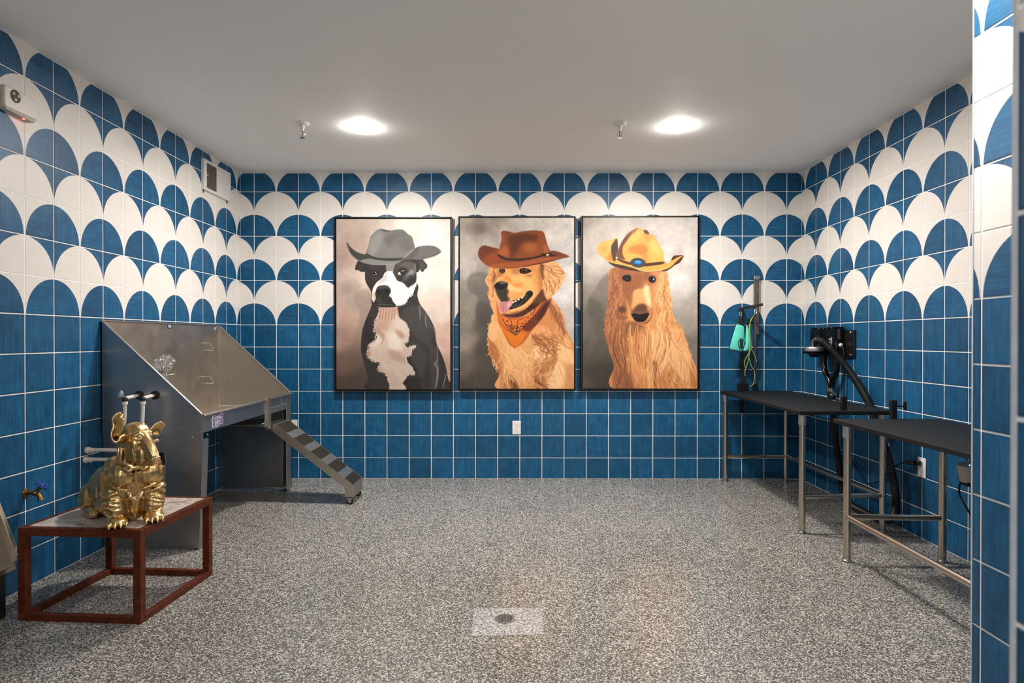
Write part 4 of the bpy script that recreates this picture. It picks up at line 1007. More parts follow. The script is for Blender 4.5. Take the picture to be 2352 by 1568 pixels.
def paint_grey_dog():
    s = Paint(772.3, 503.1, 1034.2, 894.4, 3)
    s.crop(740, 470, 3.5625)
    s.bg([(150,150,(190,172,160)),(300,250,(186,166,152)),(150,450,(176,152,140)),(200,600,(205,185,175)),(180,700,(178,158,146)),
          (330,640,(208,190,178)),(200,900,(188,160,146)),(150,1100,(170,142,128)),(180,1300,(120,98,88)),(300,1450,(78,66,60)),(140,1490,(92,76,68)),
          (290,800,(175,160,148)),(500,150,(212,202,192)),(700,150,(228,218,208)),(900,200,(236,228,222)),(1020,330,(230,222,216)),(900,600,(232,220,210)),
          (950,850,(226,208,196)),(1000,1100,(206,176,160)),(1030,1400,(190,158,142)),(420,160,(200,184,172))], .09)
    # painted backdrop shadow
    s.P((120,104,94), [(250,740),(300,860),(295,1000),(240,1130),(215,1250),(230,1400),(260,1512),(380,1512),(420,900),(400,720),(330,690)], .28, 8)
    s.P((150,132,122), [(160,640),(240,600),(330,660),(260,720),(170,720)], .3, 10)
    body = [(405,815),(350,955),(322,1060),(317,1200),(345,1310),(372,1420),(388,1520),(1050,1520),(1032,1430),(1010,1320),(980,1230),(938,1140),(928,1045),(900,965),(850,880),(800,812),(778,740),(765,640),(500,600),(410,700)]
    s.P((64,60,58), body, sm=True, tex=.08)
    bm = s.mask(body)
    for c, p, a, b in [((92,90,87),[(640,900),(760,820),(840,900),(900,1010),(880,1150),(780,1100),(700,1000)],.55,10),
                       ((84,82,80),[(700,1120),(800,1150),(860,1250),(820,1400),(760,1420),(720,1250)],.6,9),
                       ((50,47,45),[(690,1250),(740,1290),(790,1400),(800,1512),(680,1512)],.7,6),
                       ((48,45,44),[(330,1000),(400,900),(420,1100),(350,1200)],.6,8),
                       ((86,80,76),[(880,1150),(930,1180),(960,1300),(940,1450),(900,1512),(880,1300)],.6,6),
                       ((96,94,90),[(800,820),(850,880),(900,980),(890,1020),(830,920),(790,850)],.6,6)]:
        s.P(c, p, a, b, clip=bm)
    s.fur(bm, 420, (320,830,1040,1512), lambda x,y: 75+(x-650)*.06, 60, 5, [(78,76,74),(50,48,46),(100,98,95),(60,56,54)], .3, .3, .2)
    for p in [[(935,1150),(945,1210),(935,1290),(915,1300),(940,1340),(938,1420),(920,1512)],[(930,1270),(948,1350),(940,1440),(930,1510)],[(1015,1380),(1000,1440),(985,1500)],
              [(850,880),(845,960),(860,1010)],[(790,820),(800,880),(800,940)],[(905,1000),(925,1060),(930,1120)]]:
        s.L((150,150,146), p, 9, .75, 1)
    # pale chest blaze
    s.crop(780, 690, 7.467)
    ch = [(680,110),(665,250),(610,330),(585,500),(620,560),(625,640),(580,700),(495,750),(480,850),(475,950),(590,1040),(690,1065),(650,1190),(790,1260),(850,1400),(862,1540),(1090,1540),(1140,1498),(1065,1410),(1110,1340),(1180,1270),(1295,1250),(1240,1140),(1150,1050),(1140,960),(1220,920),(1240,840),(1308,768),(1150,808),(1095,740),(1165,700),(1190,600),(1185,480),(1130,380),(1020,290),(990,110)]
    s.P((206,186,172), ch, sm=False, tex=.08)
    cm = s.mask(ch, sm=False)
    for c, p, a, b in [((224,214,204),[(850,540),(1000,600),(1060,720),(1080,830),(900,850),(830,780)],.85,12),
                       ((222,208,198),[(600,600),(720,600),(700,720),(620,800),(520,800)],.7,10),
                       ((184,146,128),[(680,110),(990,110),(1000,200),(900,320),(820,520),(740,520),(620,500),(640,300)],.7,12),
                       ((214,200,190),[(980,310),(1120,380),(1180,500),(1150,560),(1000,480),(940,400)],.8,10),
                       ((168,134,114),[(600,440),(680,500),(760,580),(745,680),(700,620),(620,540)],.7,7),
                       ((170,132,108),[(950,500),(1080,560),(1110,620),(1050,650),(980,560)],.75,9),
                       ((176,150,132),[(840,850),(1000,880),(1120,1000),(1130,1080),(980,1040),(880,980)],.8,9),
                       ((190,150,132),[(480,850),(540,880),(520,960),(480,930)],.8,7),
                       ((198,164,148),[(650,1150),(760,1160),(800,1260),(700,1240)],.7,8),
                       ((188,170,156),[(800,1200),(950,1250),(1050,1400),(1000,1520),(880,1500),(820,1350)],.6,12)]:
        s.P(c, p, a, b, clip=cm)
    for x in (700,745,800,850,905,950): 
        s.L((146,104,84), [(x,130),(x-6,220),(x-20,330)], 16, .5, 2, clip=cm)
        s.L((222,192,174), [(x+22,130),(x+18,240),(x+10,400)], 14, .6, 2, clip=cm)
    s.L((150,116,98), [(700,560),(760,600),(740,700),(680,780)], 14, .6, 2)
    s.fur(cm, 300, (480,130,1300,1520), lambda x,y: 85, 90, 7, [(226,212,200),(180,150,134),(212,190,176)], .3, .3, .15)
    s.edge(ch[:-1], 330, 44, 9, [(206,186,172),(220,206,196)], -.1, lambda x,y: 60 if x>900 else 120)
    s.edge(ch[2:14], 60, 30, 8, [(60,56,54)], -.4, lambda x,y: 30)
    s.crop(780, 500, 7.127)
    # ears
    s.P((52,48,46), [(300,700),(262,780),(248,840),(262,858),(300,855),(345,885),(420,885),(430,740)], sm=False)
    s.P((74,70,66), [(330,740),(370,800),(350,870),(300,840)], .5, 4)
    s.E((146,78,70), 398, 782, 26, 20, 0, .8, 3)
    s.P((58,54,51), [(1200,680),(1360,680),(1440,780),(1420,830),(1390,845),(1375,880),(1340,886),(1310,845),(1290,890),(1250,892),(1200,800)], sm=False)
    s.P((92,86,82), [(1320,700),(1400,770),(1385,830),(1330,860),(1310,780)], .7, 4)
    # head
    head = [(420,720),(415,870),(415,1000),(440,1080),(500,1180),(520,1250),(525,1400),(560,1450),(700,1475),(900,1460),(1000,1440),(1100,1380),(1200,1290),(1240,1100),(1258,980),(1250,800),(1230,690),(900,640)]
    s.P((54,49,47), head, tex=.06)
    hm = s.mask(head)
    for c, p, a, b in [((110,106,102),[(1000,740),(1130,710),(1230,760),(1240,900),(1200,1000),(1140,900),(1080,820),(960,800)],.75,8),
                       ((90,86,83),[(900,760),(1000,720),(960,900),(1000,960),(900,940)],.6,8),
                       ((168,166,162),[(1150,870),(1205,850),(1190,930),(1070,950)],.75,6),
                       ((140,138,134),[(1215,750),(1245,780),(1240,900),(1215,930),(1225,850)],.8,3),
                       ((72,64,62),[(480,780),(600,770),(620,860),(500,860)],.5,6),
                       ((84,66,62),[(500,940),(600,960),(640,1010),(560,1020)],.5,9),
                       ((52,50,48),[(1080,1000),(1180,940),(1240,1000),(1210,1120),(1120,1150),(1060,1080)],.8,8),
                       ((120,118,116),[(1060,950),(1150,930),(1120,1000),(1040,1040)],.6,8)]:
        s.P(c, p, a, b, clip=hm)
    # white blaze and muzzle
    s.P((138,134,129), [(770,740),(900,740),(890,830),(860,900),(770,880)], 1, 2)
    wm = [(770,875),(860,875),(880,930),(940,1030),(1040,1070),(1120,1160),(1180,1120),(1250,1060),(1245,1120),(1200,1250),(1120,1310),(1080,1390),(960,1440),(870,1410),(700,1400),(560,1400),(530,1330),(530,1230),(545,1150),(600,1060),(700,980),(730,910)]
    s.P((236,233,229), wm, sm=False, tex=.03)
    mm = s.mask(wm, sm=False)
    s.P((186,182,176), [(740,900),(800,900),(790,1010),(700,1080),(600,1090),(620,1040)], .7, 7, clip=mm)
    s.P((200,180,166), [(530,1230),(590,1220),(590,1340),(560,1380)], .8, 6, clip=mm)
    s.P((206,210,212), [(1000,1150),(1080,1200),(1060,1320),(960,1330),(980,1230)], .6, 12, clip=mm)
    s.P((252,250,248), [(800,920),(870,960),(900,1060),(840,1100),(800,1020)], .8, 8, clip=mm)
    s.fur(mm, 160, (560,900,1240,1440), lambda x,y: 60 if x>760 else 120, 60, 6, [(255,254,252),(206,204,202),(224,222,220)], .5, .3, .3)
    s.edge(wm[1:9], 60, 34, 7, [(236,233,229)], -.1, 60)
    s.edge(wm[9:14], 60, 34, 7, [(236,233,229)], -.1, 50)
    # nose and lips
    s.P((50,48,47), [(590,1200),(620,1130),(700,1105),(780,1110),(830,1160),(835,1220),(810,1280),(840,1300),(880,1380),(920,1430),(840,1455),(700,1430),(600,1420),(555,1400),(590,1320),(580,1250)])
    s.P((86,84,83), [(620,1140),(700,1112),(775,1118),(800,1150),(720,1150),(640,1170)], .7, 4)
    s.E((22,22,22), 650, 1212, 38, 30, 20, .9, 3); s.E((22,22,22), 775, 1200, 36, 32, -20, .9, 3)
    s.E((120,122,124), 800, 1150, 22, 8, 50, .7, 2)
    s.L((28,28,28), [(715,1160),(712,1290),(690,1380)], 14, .8, 2)
    s.P((82,82,80), [(600,1310),(680,1330),(700,1400),(620,1400)], .5, 6)
    s.L((112,112,110), [(560,1425),(680,1420),(820,1425),(880,1440)], 12, .9, 1)
    s.L((20,20,20), [(560,1435),(700,1450),(860,1462),(980,1440)], 12, 1)
    s.L((196,172,154), [(590,1450),(700,1466),(860,1470),(960,1456)], 12, .9, 1)
    # eyes
    for cx, cy in ((575,905),(1035,880)):
        s.E((34,30,29), cx, cy, 62, 50, 10, 1, 1); s.E((88,76,68), cx-6, cy, 44, 38, 0, 1, 1)
        s.E((16,14,14), cx, cy-2, 34, 32, 0, 1, 1)
    s.E((240,240,240), 588, 892, 9, 8); s.L((190,188,184), [(560,935),(600,930),(615,905)], 9, .9)
    s.P((236,232,228), [(958,925),(975,885),(1000,930),(990,935)]); s.E((235,235,235), 1022, 872, 8, 8); s.E((235,235,235), 1045, 868, 9, 9)
    s.L((30,26,25), [(955,900),(990,840),(1060,830),(1100,880)], 10, .9)
    # hat
    s.P((112,110,107), [(118,398),(165,470),(260,548),(360,590),(440,600),(700,640),(1000,660),(1110,620),(1230,505),(1320,465),(1430,455),(1530,462),(1600,490),(1655,540),(1650,575),(1560,625),(1400,670),(1330,690),(1180,680),(1050,690),(950,740),(860,765),(600,770),(440,745),(320,705),(230,640),(165,560),(118,450)], sm=True, tex=.05)
    s.P((66,65,63), [(118,398),(165,470),(260,548),(360,592),(440,605),(520,650),(440,690),(340,705),(230,640),(160,550)], .95, 2)
    s.P((134,132,128), [(330,705),(480,668),(640,690),(860,705),(1010,685),(920,745),(860,765),(620,770),(440,745)], .95, 1)
    s.P((86,84,81), [(1020,690),(1120,610),(1230,505),(1300,500),(1240,640),(1100,700)], .6, 6)
    s.P((84,82,79), [(1240,690),(1500,620),(1650,560),(1560,628),(1400,672)], .5, 6)
    crown = [(432,590),(470,450),(500,320),(550,260),(600,210),(660,185),(740,195),(830,215),(920,195),(1030,195),(1080,230),(1120,270),(1180,310),(1205,380),(1228,510),(1110,620),(1010,680),(860,690),(640,670),(500,640)]
    s.P((126,123,120), crown, tex=.05)
    km = s.mask(crown)
    s.P((148,146,142), [(520,330),(640,220),(720,260),(680,420),(560,620),(460,600)], .8, 12, clip=km)
    s.P((100,97,94), [(860,230),(1060,220),(1180,330),(1210,500),(1060,560),(960,420),(840,380)], .6, 16, clip=km)
    s.P((88,85,83), [(740,300),(840,300),(860,460),(760,440)], .5, 16, clip=km)
    s.P((78,76,74), [(670,185),(760,205),(860,212),(760,232),(700,215)], .9, 2)
    s.L((142,140,136), [(920,330),(1040,330),(1160,316)], 16, .6, 4)
    s.P((62,60,58), [(436,578),(560,640),(700,660),(900,660),(1060,655),(1020,690),(880,705),(680,698),(520,668),(438,605)], 1, 1)
    s.L((196,192,186), [(1000,700),(1080,640),(1160,560),(1230,505)], 7, .9)
    s.L((176,172,168), [(290,690),(400,738),(520,765),(660,770),(860,765),(960,735),(1010,700)], 8, .8)
    return s

def paint_golden():
    s = Paint(1056, 500, 1318.4, 892.4, 5)
    s.crop(1040, 470, 3.5633)
    s.bg([(90,140,(176,164,150)),(220,190,(128,118,108)),(330,160,(170,158,148)),(450,150,(190,180,172)),(120,330,(196,184,172)),(230,300,(190,180,170)),(150,500,(186,178,170)),(90,700,(150,142,134)),
          (90,900,(146,136,126)),(100,1100,(150,138,128)),(120,1300,(120,108,98)),(200,1450,(84,74,66)),(320,1450,(74,66,58)),(230,520,(150,142,134)),
          (250,1200,(84,76,70)),(270,950,(96,88,82)),(700,150,(208,200,192)),(900,160,(214,206,198)),(960,400,(206,200,196)),(950,700,(204,198,194)),(960,950,(196,188,182)),(985,1080,(176,166,158))], .16)
    s.P((92,86,80), [(120,600),(190,550),(300,580),(330,760),(340,900),(290,1100),(310,1300),(380,1400),(380,1505),(180,1505),(190,1300),(230,1100),(250,1000),(190,900),(200,760),(130,700)], .5, 8)
    s.P((84,78,72), [(190,820),(250,790),(300,850),(280,960),(220,990),(185,930)], .4, 5)
    # back fur mass
    body = [(320,770),(335,900),(300,980),(290,1100),(295,1210),(340,1300),(385,1380),(385,1510),(995,1510),(990,1180),(960,1100),(920,1010),(900,900),(850,820),(800,760),(600,700)]
    s.P((226,168,112), body, tex=.05)
    bm = s.mask(body)
    for c, p, a, b in [((176,112,66),[(300,1110),(350,1150),(400,1260),(470,1400),(520,1505),(400,1505),(380,1380),(330,1280),(296,1200)],.85,5),
                       ((200,134,84),[(640,960),(800,860),(900,950),(930,1060),(880,1100),(760,1000)],.7,9),
                       ((140,84,52),[(770,780),(850,850),(900,920),(920,1080),(870,1000),(800,880)],.8,6),
                       ((150,94,60),[(640,1060),(720,1100),(790,1170),(760,1190),(680,1140)],.8,5),
                       ((168,104,64),[(780,1180),(850,1230),(820,1330),(700,1390),(640,1330),(720,1260)],.75,9),
                       ((246,206,160),[(700,1150),(800,1170),(790,1270),(720,1280),(640,1230)],.9,7),
                       ((246,200,150),[(850,1130),(960,1180),(990,1300),(900,1280),(840,1220)],.85,8),
                       ((248,206,160),[(840,1290),(900,1300),(930,1400),(880,1500),(760,1500),(780,1400)],.9,10),
                       ((236,186,132),[(400,1080),(560,1170),(620,1290),(540,1340),(440,1240)],.8,9),
                       ((210,150,98),[(570,1330),(680,1340),(760,1440),(720,1505),(580,1505)],.7,9),
                       ((236,184,130),[(300,960),(370,970),(390,1060),(330,1120),(296,1060)],.85,7),
                       ((196,140,96),[(930,1320),(985,1330),(985,1500),(920,1500)],.5,8),
                       ((120,72,44),[(450,1380),(500,1400),(540,1505),(470,1505)],.8,4)]:
        s.P(c, p, a, b, clip=bm)
    L_ = [(250,210,164),(240,188,136),(226,170,116)]; D_ = [(150,96,60),(176,112,66),(196,132,82)]
    s.fur(bm, 520, (290,950,990,1505), lambda x,y: 80-(x-600)*.05, 90, 7, L_+D_[2:], .4, .25, .18)
    s.fur(bm, 150, (380,1150,640,1400), 75, 110, 8, L_, .7, .5, .2)
    s.fur(bm, 110, (640,1040,820,1200), 40, 70, 9, D_, .7, .4, .25)
    s.fur(bm, 130, (700,1230,850,1400), 125, 60, 8, D_+L_, .5, .2, .2)
    s.fur(bm, 120, (800,830,960,1150), 60, 80, 8, D_+L_, .6, .4, .25)
    s.fur(bm, 90, (640,1380,760,1505), 60, 90, 8, [(120,70,44),(210,150,98)], .6, .4, .2)
    s.edge([(335,900),(300,980),(290,1100),(295,1210),(340,1300),(385,1380)], 60, 50, 7, [(236,190,140),(176,112,66)], 0, 85)
    s.edge([(990,1180),(960,1100),(920,1010),(900,900),(850,820)], 50, 44, 7, [(226,160,104),(196,132,82)], 0, 50)
    s.crop(1090, 510, 7.466)
    # ears and head
    s.P((226,164,108), [(260,780),(230,900),(180,980),(200,1060),(240,1120),(220,1230),(260,1340),(340,1380),(380,1240),(380,780)], tex=.05)
    s.P((140,82,50), [(330,800),(385,800),(390,1000),(330,1180),(330,1300),(300,1240),(320,1060),(290,980)], .7, 5)
    s.fur(s.mask([(260,780),(230,900),(180,980),(200,1060),(240,1120),(220,1230),(260,1340),(340,1380),(380,1240),(380,780)]), 120, (190,800,380,1360), 100, 110, 10, [(246,200,150),(150,92,58),(232,176,120)], .7, .5, .2)
    head = [(370,790),(380,950),(340,1060),(330,1150),(360,1280),(420,1350),(440,1500),(520,1580),(760,1560),(960,1450),(1100,1300),(1180,1100),(1200,800),(1100,700),(800,720)]
    s.P((232,170,104), head, tex=.04)
    hm = s.mask(head)
    ear = [(1140,700),(1300,670),(1420,700),(1480,780),(1545,870),(1550,940),(1500,1060),(1440,1140),(1380,1220),(1320,1270),(1250,1330),(1200,1260),(1165,1150),(1160,980),(1130,820)]
    for c, p, a, b in [((176,112,66),[(640,780),(780,770),(760,860),(720,920),(640,880)],.6,9),
                       ((170,108,66),[(380,800),(440,880),(480,900),(400,960)],.7,6),
                       ((244,190,122),[(580,920),(700,900),(900,940),(1050,1000),(1100,1100),(950,1160),(800,1100),(640,1000)],.85,12),
                       ((226,130,50),[(430,960),(540,930),(620,980),(640,1060),(800,1040),(820,1100),(700,1100),(600,1040),(540,980),(440,1000)],.75,8),
                       ((250,206,150),[(600,1060),(700,1120),(820,1160),(760,1200),(620,1180),(560,1120)],.9,9),
                       ((216,150,88),[(1000,1000),(1120,900),(1170,1000),(1160,1120),(1060,1160)],.6,10),
                       ((150,92,56),[(860,900),(1000,900),(960,940),(880,930)],.6,6),
                       ((206,140,84),[(850,740),(1050,740),(1150,820),(1150,980),(1000,860)],.6,9),
                       ((240,188,124),[(380,1000),(450,930),(520,960),(420,1010),(360,1050)],.8,4)]:
        s.P(c, p, a, b, clip=hm)
    s.P((104,56,34), [(600,1560),(900,1480),(1100,1310),(1180,1150),(1190,1300),(1000,1520),(760,1600)], .6, 8, clip=hm)
    s.P((176,108,64), [(1100,760),(1180,800),(1190,1120),(1120,1220),(1090,1000)], .6, 8, clip=hm)
    s.fur(hm, 260, (560,880,1150,1200), lambda x,y: 20+(x-560)*.06, 60, 6, [(250,210,156),(216,150,92),(240,184,120)], .4, .4, .25)
    s.P((236,180,124), ear, tex=.04)
    em = s.mask(ear)
    s.fur(em, 260, (1150,700,1540,1300), lambda x,y: 40+(y-700)*.09, 130, 12, [(250,208,160),(206,142,92),(240,186,132),(160,98,62)], .65, .5, .2)
    for p in [[(1150,720),(1290,780),(1330,850),(1400,890)],[(1180,760),(1300,860),(1400,920),(1500,960)],[(1230,980),(1300,1060),(1330,1180)],[(1180,1000),(1230,1100),(1210,1240)],
              [(1330,980),(1380,1060),(1350,1180)],[(1350,850),(1450,890),(1540,870)],[(1420,940),(1450,1000),(1440,1060)]]:
        s.L((122,72,46), p, 12, .75, 1)
    s.P((110,66,46), [(1120,720),(1190,740),(1180,860),(1190,960),(1165,990),(1130,850)], .85, 4)
    s.P((96,54,36), [(1090,1230),(1170,1150),(1200,1260),(1260,1340),(1310,1290),(1290,1400),(1150,1440),(1040,1480),(900,1500),(980,1380)], .9, 4)
    # muzzle
    s.P((60,54,48), [(340,1100),(420,1090),(530,1120),(580,1180),(560,1260),(600,1330),(500,1370),(440,1340),(380,1240)], .95, 6)
    s.P((32,32,31), [(345,1070),(400,1020),(480,1012),(560,1040),(572,1080),(545,1130),(480,1150),(400,1150),(340,1120)])
    s.P((128,118,110), [(400,1024),(480,1014),(545,1036),(500,1062),(430,1050)], .85, 4)
    s.L((96,90,86), [(500,1130),(548,1090),(566,1060)], 12, .8, 2)
    s.L((236,196,146), [(335,1110),(350,1200),(385,1290),(440,1350)], 12, .9, 1)
    # mouth
    mouth = [(440,1350),(520,1360),(620,1350),(740,1310),(840,1270),(880,1190),(950,1160),(1000,1180),(1000,1240),(940,1310),(860,1390),(760,1450),(640,1490),(580,1490),(600,1400)]
    s.P((34,30,28), mouth)
    s.P((240,188,128), [(830,1270),(870,1180),(950,1150),(1020,1180),(1030,1250),(980,1330),(860,1440),(720,1510),(600,1540),(640,1500),(780,1460),(900,1380),(980,1290),(1000,1210),(950,1172),(890,1200),(850,1280)], .95, 2)
    for p in [[(640,1470),(720,1450),(800,1390),(830,1340)],[(850,1350),(890,1290),(900,1230)],[(600,1450),(680,1430),(740,1390)]]:
        s.L((150,146,142), p, 9, .8)
    s.P((206,138,140), [(430,1370),(560,1360),(640,1350),(655,1390),(600,1470),(540,1550),(480,1560),(430,1480)])
    s.P((232,180,184), [(560,1380),(630,1360),(630,1400),(570,1480),(560,1440)], .8, 4)
    s.L((160,92,98), [(500,1390),(490,1460),(500,1540)], 12, .7, 3)
    for x, y in ((655,1370),(700,1350),(750,1320),(810,1290)): s.P((232,206,178), [(x-22,y+12),(x,y-24),(x+24,y+4),(x+4,y+18)])
    s.L((60,50,44), [(440,1350),(500,1300),(480,1270)], 9, .8)
    for k in range(5): s.L((196,132,80), [(600+k*12,1190+k*28),(720,1210+k*26),(860,1180+k*22)], 8, .5, 2, clip=hm)
    # eyes
    s.P((50,34,26), [(420,810),(470,795),(520,810),(515,860),(470,885),(430,860)]); s.E((112,90,60), 466, 832, 34, 34, 0, 1, 1); s.E((20,16,14), 464, 826, 24, 24); s.E((230,230,220), 462, 812, 6, 5)
    s.L((96,128,110), [(440,862),(470,872),(500,858)], 9, .6)
    s.P((44,28,20), [(770,860),(780,800),(860,785),(940,810),(975,840),(900,880),(820,885)]); s.E((104,62,34), 858, 836, 44, 38, 0, 1, 2); s.E((22,14,12), 856, 834, 30, 28); s.E((240,236,230), 872, 822, 7, 6)
    s.L((246,200,146), [(790,890),(900,892),(1000,856)], 12, .8, 1)
    # hat
    brim = [(60,520),(80,450),(130,405),(190,400),(300,430),(400,455),(700,560),(1280,495),(1400,500),(1500,530),(1615,580),(1600,600),(1450,635),(1250,690),(1080,725),(860,765),(640,792),(450,795),(300,780),(190,730),(100,650),(62,580)]
    s.P((140,76,40), brim, tex=.06)
    km = s.mask(brim)
    s.P((104,60,42), [(60,520),(90,440),(180,402),(300,435),(380,470),(260,560),(160,640),(80,620)], .7, 10, clip=km)
    s.P((172,98,58), [(260,740),(500,700),(800,680),(1100,620),(1400,590),(1500,600),(1200,670),(860,750),(500,785),(300,775)], .9, 5, clip=km)
    s.P((84,44,26), [(700,785),(900,748),(1250,675),(1450,628),(1600,598),(1250,698),(1080,728),(860,768),(640,795)], .85, 2, clip=km)
    s.P((160,84,44), [(200,560),(400,500),(420,640),(300,700),(180,680)], .6, 12, clip=km)
    s.L((196,120,76), [(110,660),(200,735),(320,778),(460,793),(640,790),(860,762)], 8, .8, 1)
    s.P((104,60,42), [(1280,500),(1400,505),(1560,560),(1480,600),(1300,590)], .5, 6, clip=km)
    crown = [(400,540),(420,460),(455,330),(460,240),(448,185),(480,150),(540,150),(620,175),(700,180),(820,160),(960,142),(1100,145),(1170,165),(1200,210),(1220,290),(1250,400),(1290,520),(1100,560),(900,610),(700,630),(520,600)]
    s.P((150,82,42), crown, tex=.06)
    cm = s.mask(crown)
    s.P((92,52,34), [(560,240),(760,190),(1000,200),(1080,250),(1060,330),(960,360),(860,330),(760,430),(700,560),(620,600),(600,430)], .8, 14, clip=cm)
    s.P((180,108,56), [(860,380),(1000,350),(1080,420),(1000,520),(880,510),(840,440)], .75, 12, clip=cm)
    s.P((186,106,58), [(430,470),(540,420),(590,560),(520,590),(410,540)], .8, 8, clip=cm)
    s.P((190,116,66), [(1180,380),(1240,420),(1280,510),(1200,520)], .6, 6, clip=cm)
    s.P((120,74,46), [(470,165),(560,160),(660,185),(620,215),(520,205)], .8, 3)
    s.L((150,104,72), [(500,215),(620,218),(740,188),(900,170),(1060,172)], 14, .6, 3)
    s.P((58,38,32), [(398,545),(520,600),(700,620),(900,612),(1100,575),(1290,515),(1290,545),(1100,605),(900,645),(700,660),(500,640),(410,585)], 1, 1)
    s.L((112,88,80), [(440,585),(600,628),(760,640)], 12, .7, 3)
    s.P((50,30,24), [(1140,550),(1170,535),(1300,545),(1400,575),(1300,590),(1180,585)], .9, 1)
    s.E((206,160,90), 1250, 564, 26, 22); s.E((250,232,190), 1244, 556, 12, 10)
    # bandana
    s.crop(1060, 690, 7.467)
    s.P((190,104,56), [(600,0),(640,160),(700,250),(900,300),(1150,240),(1330,60),(1520,0),(1450,200),(1330,370),(1200,520),(1080,700),(940,800),(900,810),(820,750),(740,600),(680,480),(620,330)], tex=.05)
    ban = s.mask([(600,0),(640,160),(700,250),(900,300),(1150,240),(1330,60),(1520,0),(1450,200),(1330,370),(1200,520),(1080,700),(940,800),(900,810),(820,750),(740,600),(680,480),(620,330)])
    s.P((226,130,44), [(610,120),(660,300),(760,460),(940,560),(1100,520),(1060,660),(940,790),(860,760),(760,600),(640,380)], .9, 5, clip=ban)
    s.P((104,52,36), [(1040,440),(1200,280),(1400,80),(1520,0),(1450,220),(1300,400),(1160,520),(1060,500)], .85, 7, clip=ban)
    s.P((60,30,22), [(1400,60),(1500,10),(1440,180),(1330,330),(1300,300)], .6, 8, clip=ban)
    s.P((70,34,26), [(690,240),(860,290),(1060,260),(1260,120),(1330,60),(1200,60),(1060,170),(900,230),(760,230)], .9, 3)
    s.P((222,128,58), [(680,260),(860,320),(1000,310),(1180,240),(1330,90),(1260,220),(1120,380),(1010,500),(940,580),(860,520),(760,400)], .95, 1)
    for k in range(64):
        t = s.r.rand(); x = 700+560*t+s.r.uniform(-60,60); y = 330+190*math.sin(math.pi*t)**1.0-110*max(0,t-.5)*2+s.r.uniform(-60,50)
        if not (s.mask_hit(x, y, [(680,280),(860,330),(1000,320),(1200,240),(1300,130),(1120,380),(940,570),(800,450)])): continue
        a = s.r.uniform(0, 6.28); l = s.r.uniform(14, 40)
        s.L((50,28,22), [(x,y),(x+l*.5*math.cos(a),y+l*.5*math.sin(a)),(x+l*math.cos(a+.9),y+l*math.sin(a+.9))], 13, .95)
    for p in [[(680,250),(740,380),(830,500),(940,580)],[(940,580),(960,440),(970,340),(1100,300)],[(720,270),(800,290),(860,370),(830,470)],[(1180,240),(1200,150),(1260,110),(1240,200),(1180,250)],[(620,330),(740,470),(880,560),(940,590),(1010,500),(1200,290)]]:
        s.L((58,30,22), p, 9, .95)
    s.L((250,176,96), [(640,160),(680,300),(770,440)], 10, .7, 2)
    s.P((112,80,62), [(800,500),(900,520),(960,540),(940,585),(880,570)], .6, 3)
    return s

def _hit(s, x, y, poly):
    c = False; n = len(poly)
    for i in range(n):
        x1, y1 = poly[i]; x2, y2 = poly[(i+1)%n]
        if (y1 > y) != (y2 > y) and x < (x2-x1)*(y-y1)/(y2-y1)+x1: c = not c
    return c
Paint.mask_hit = _hit

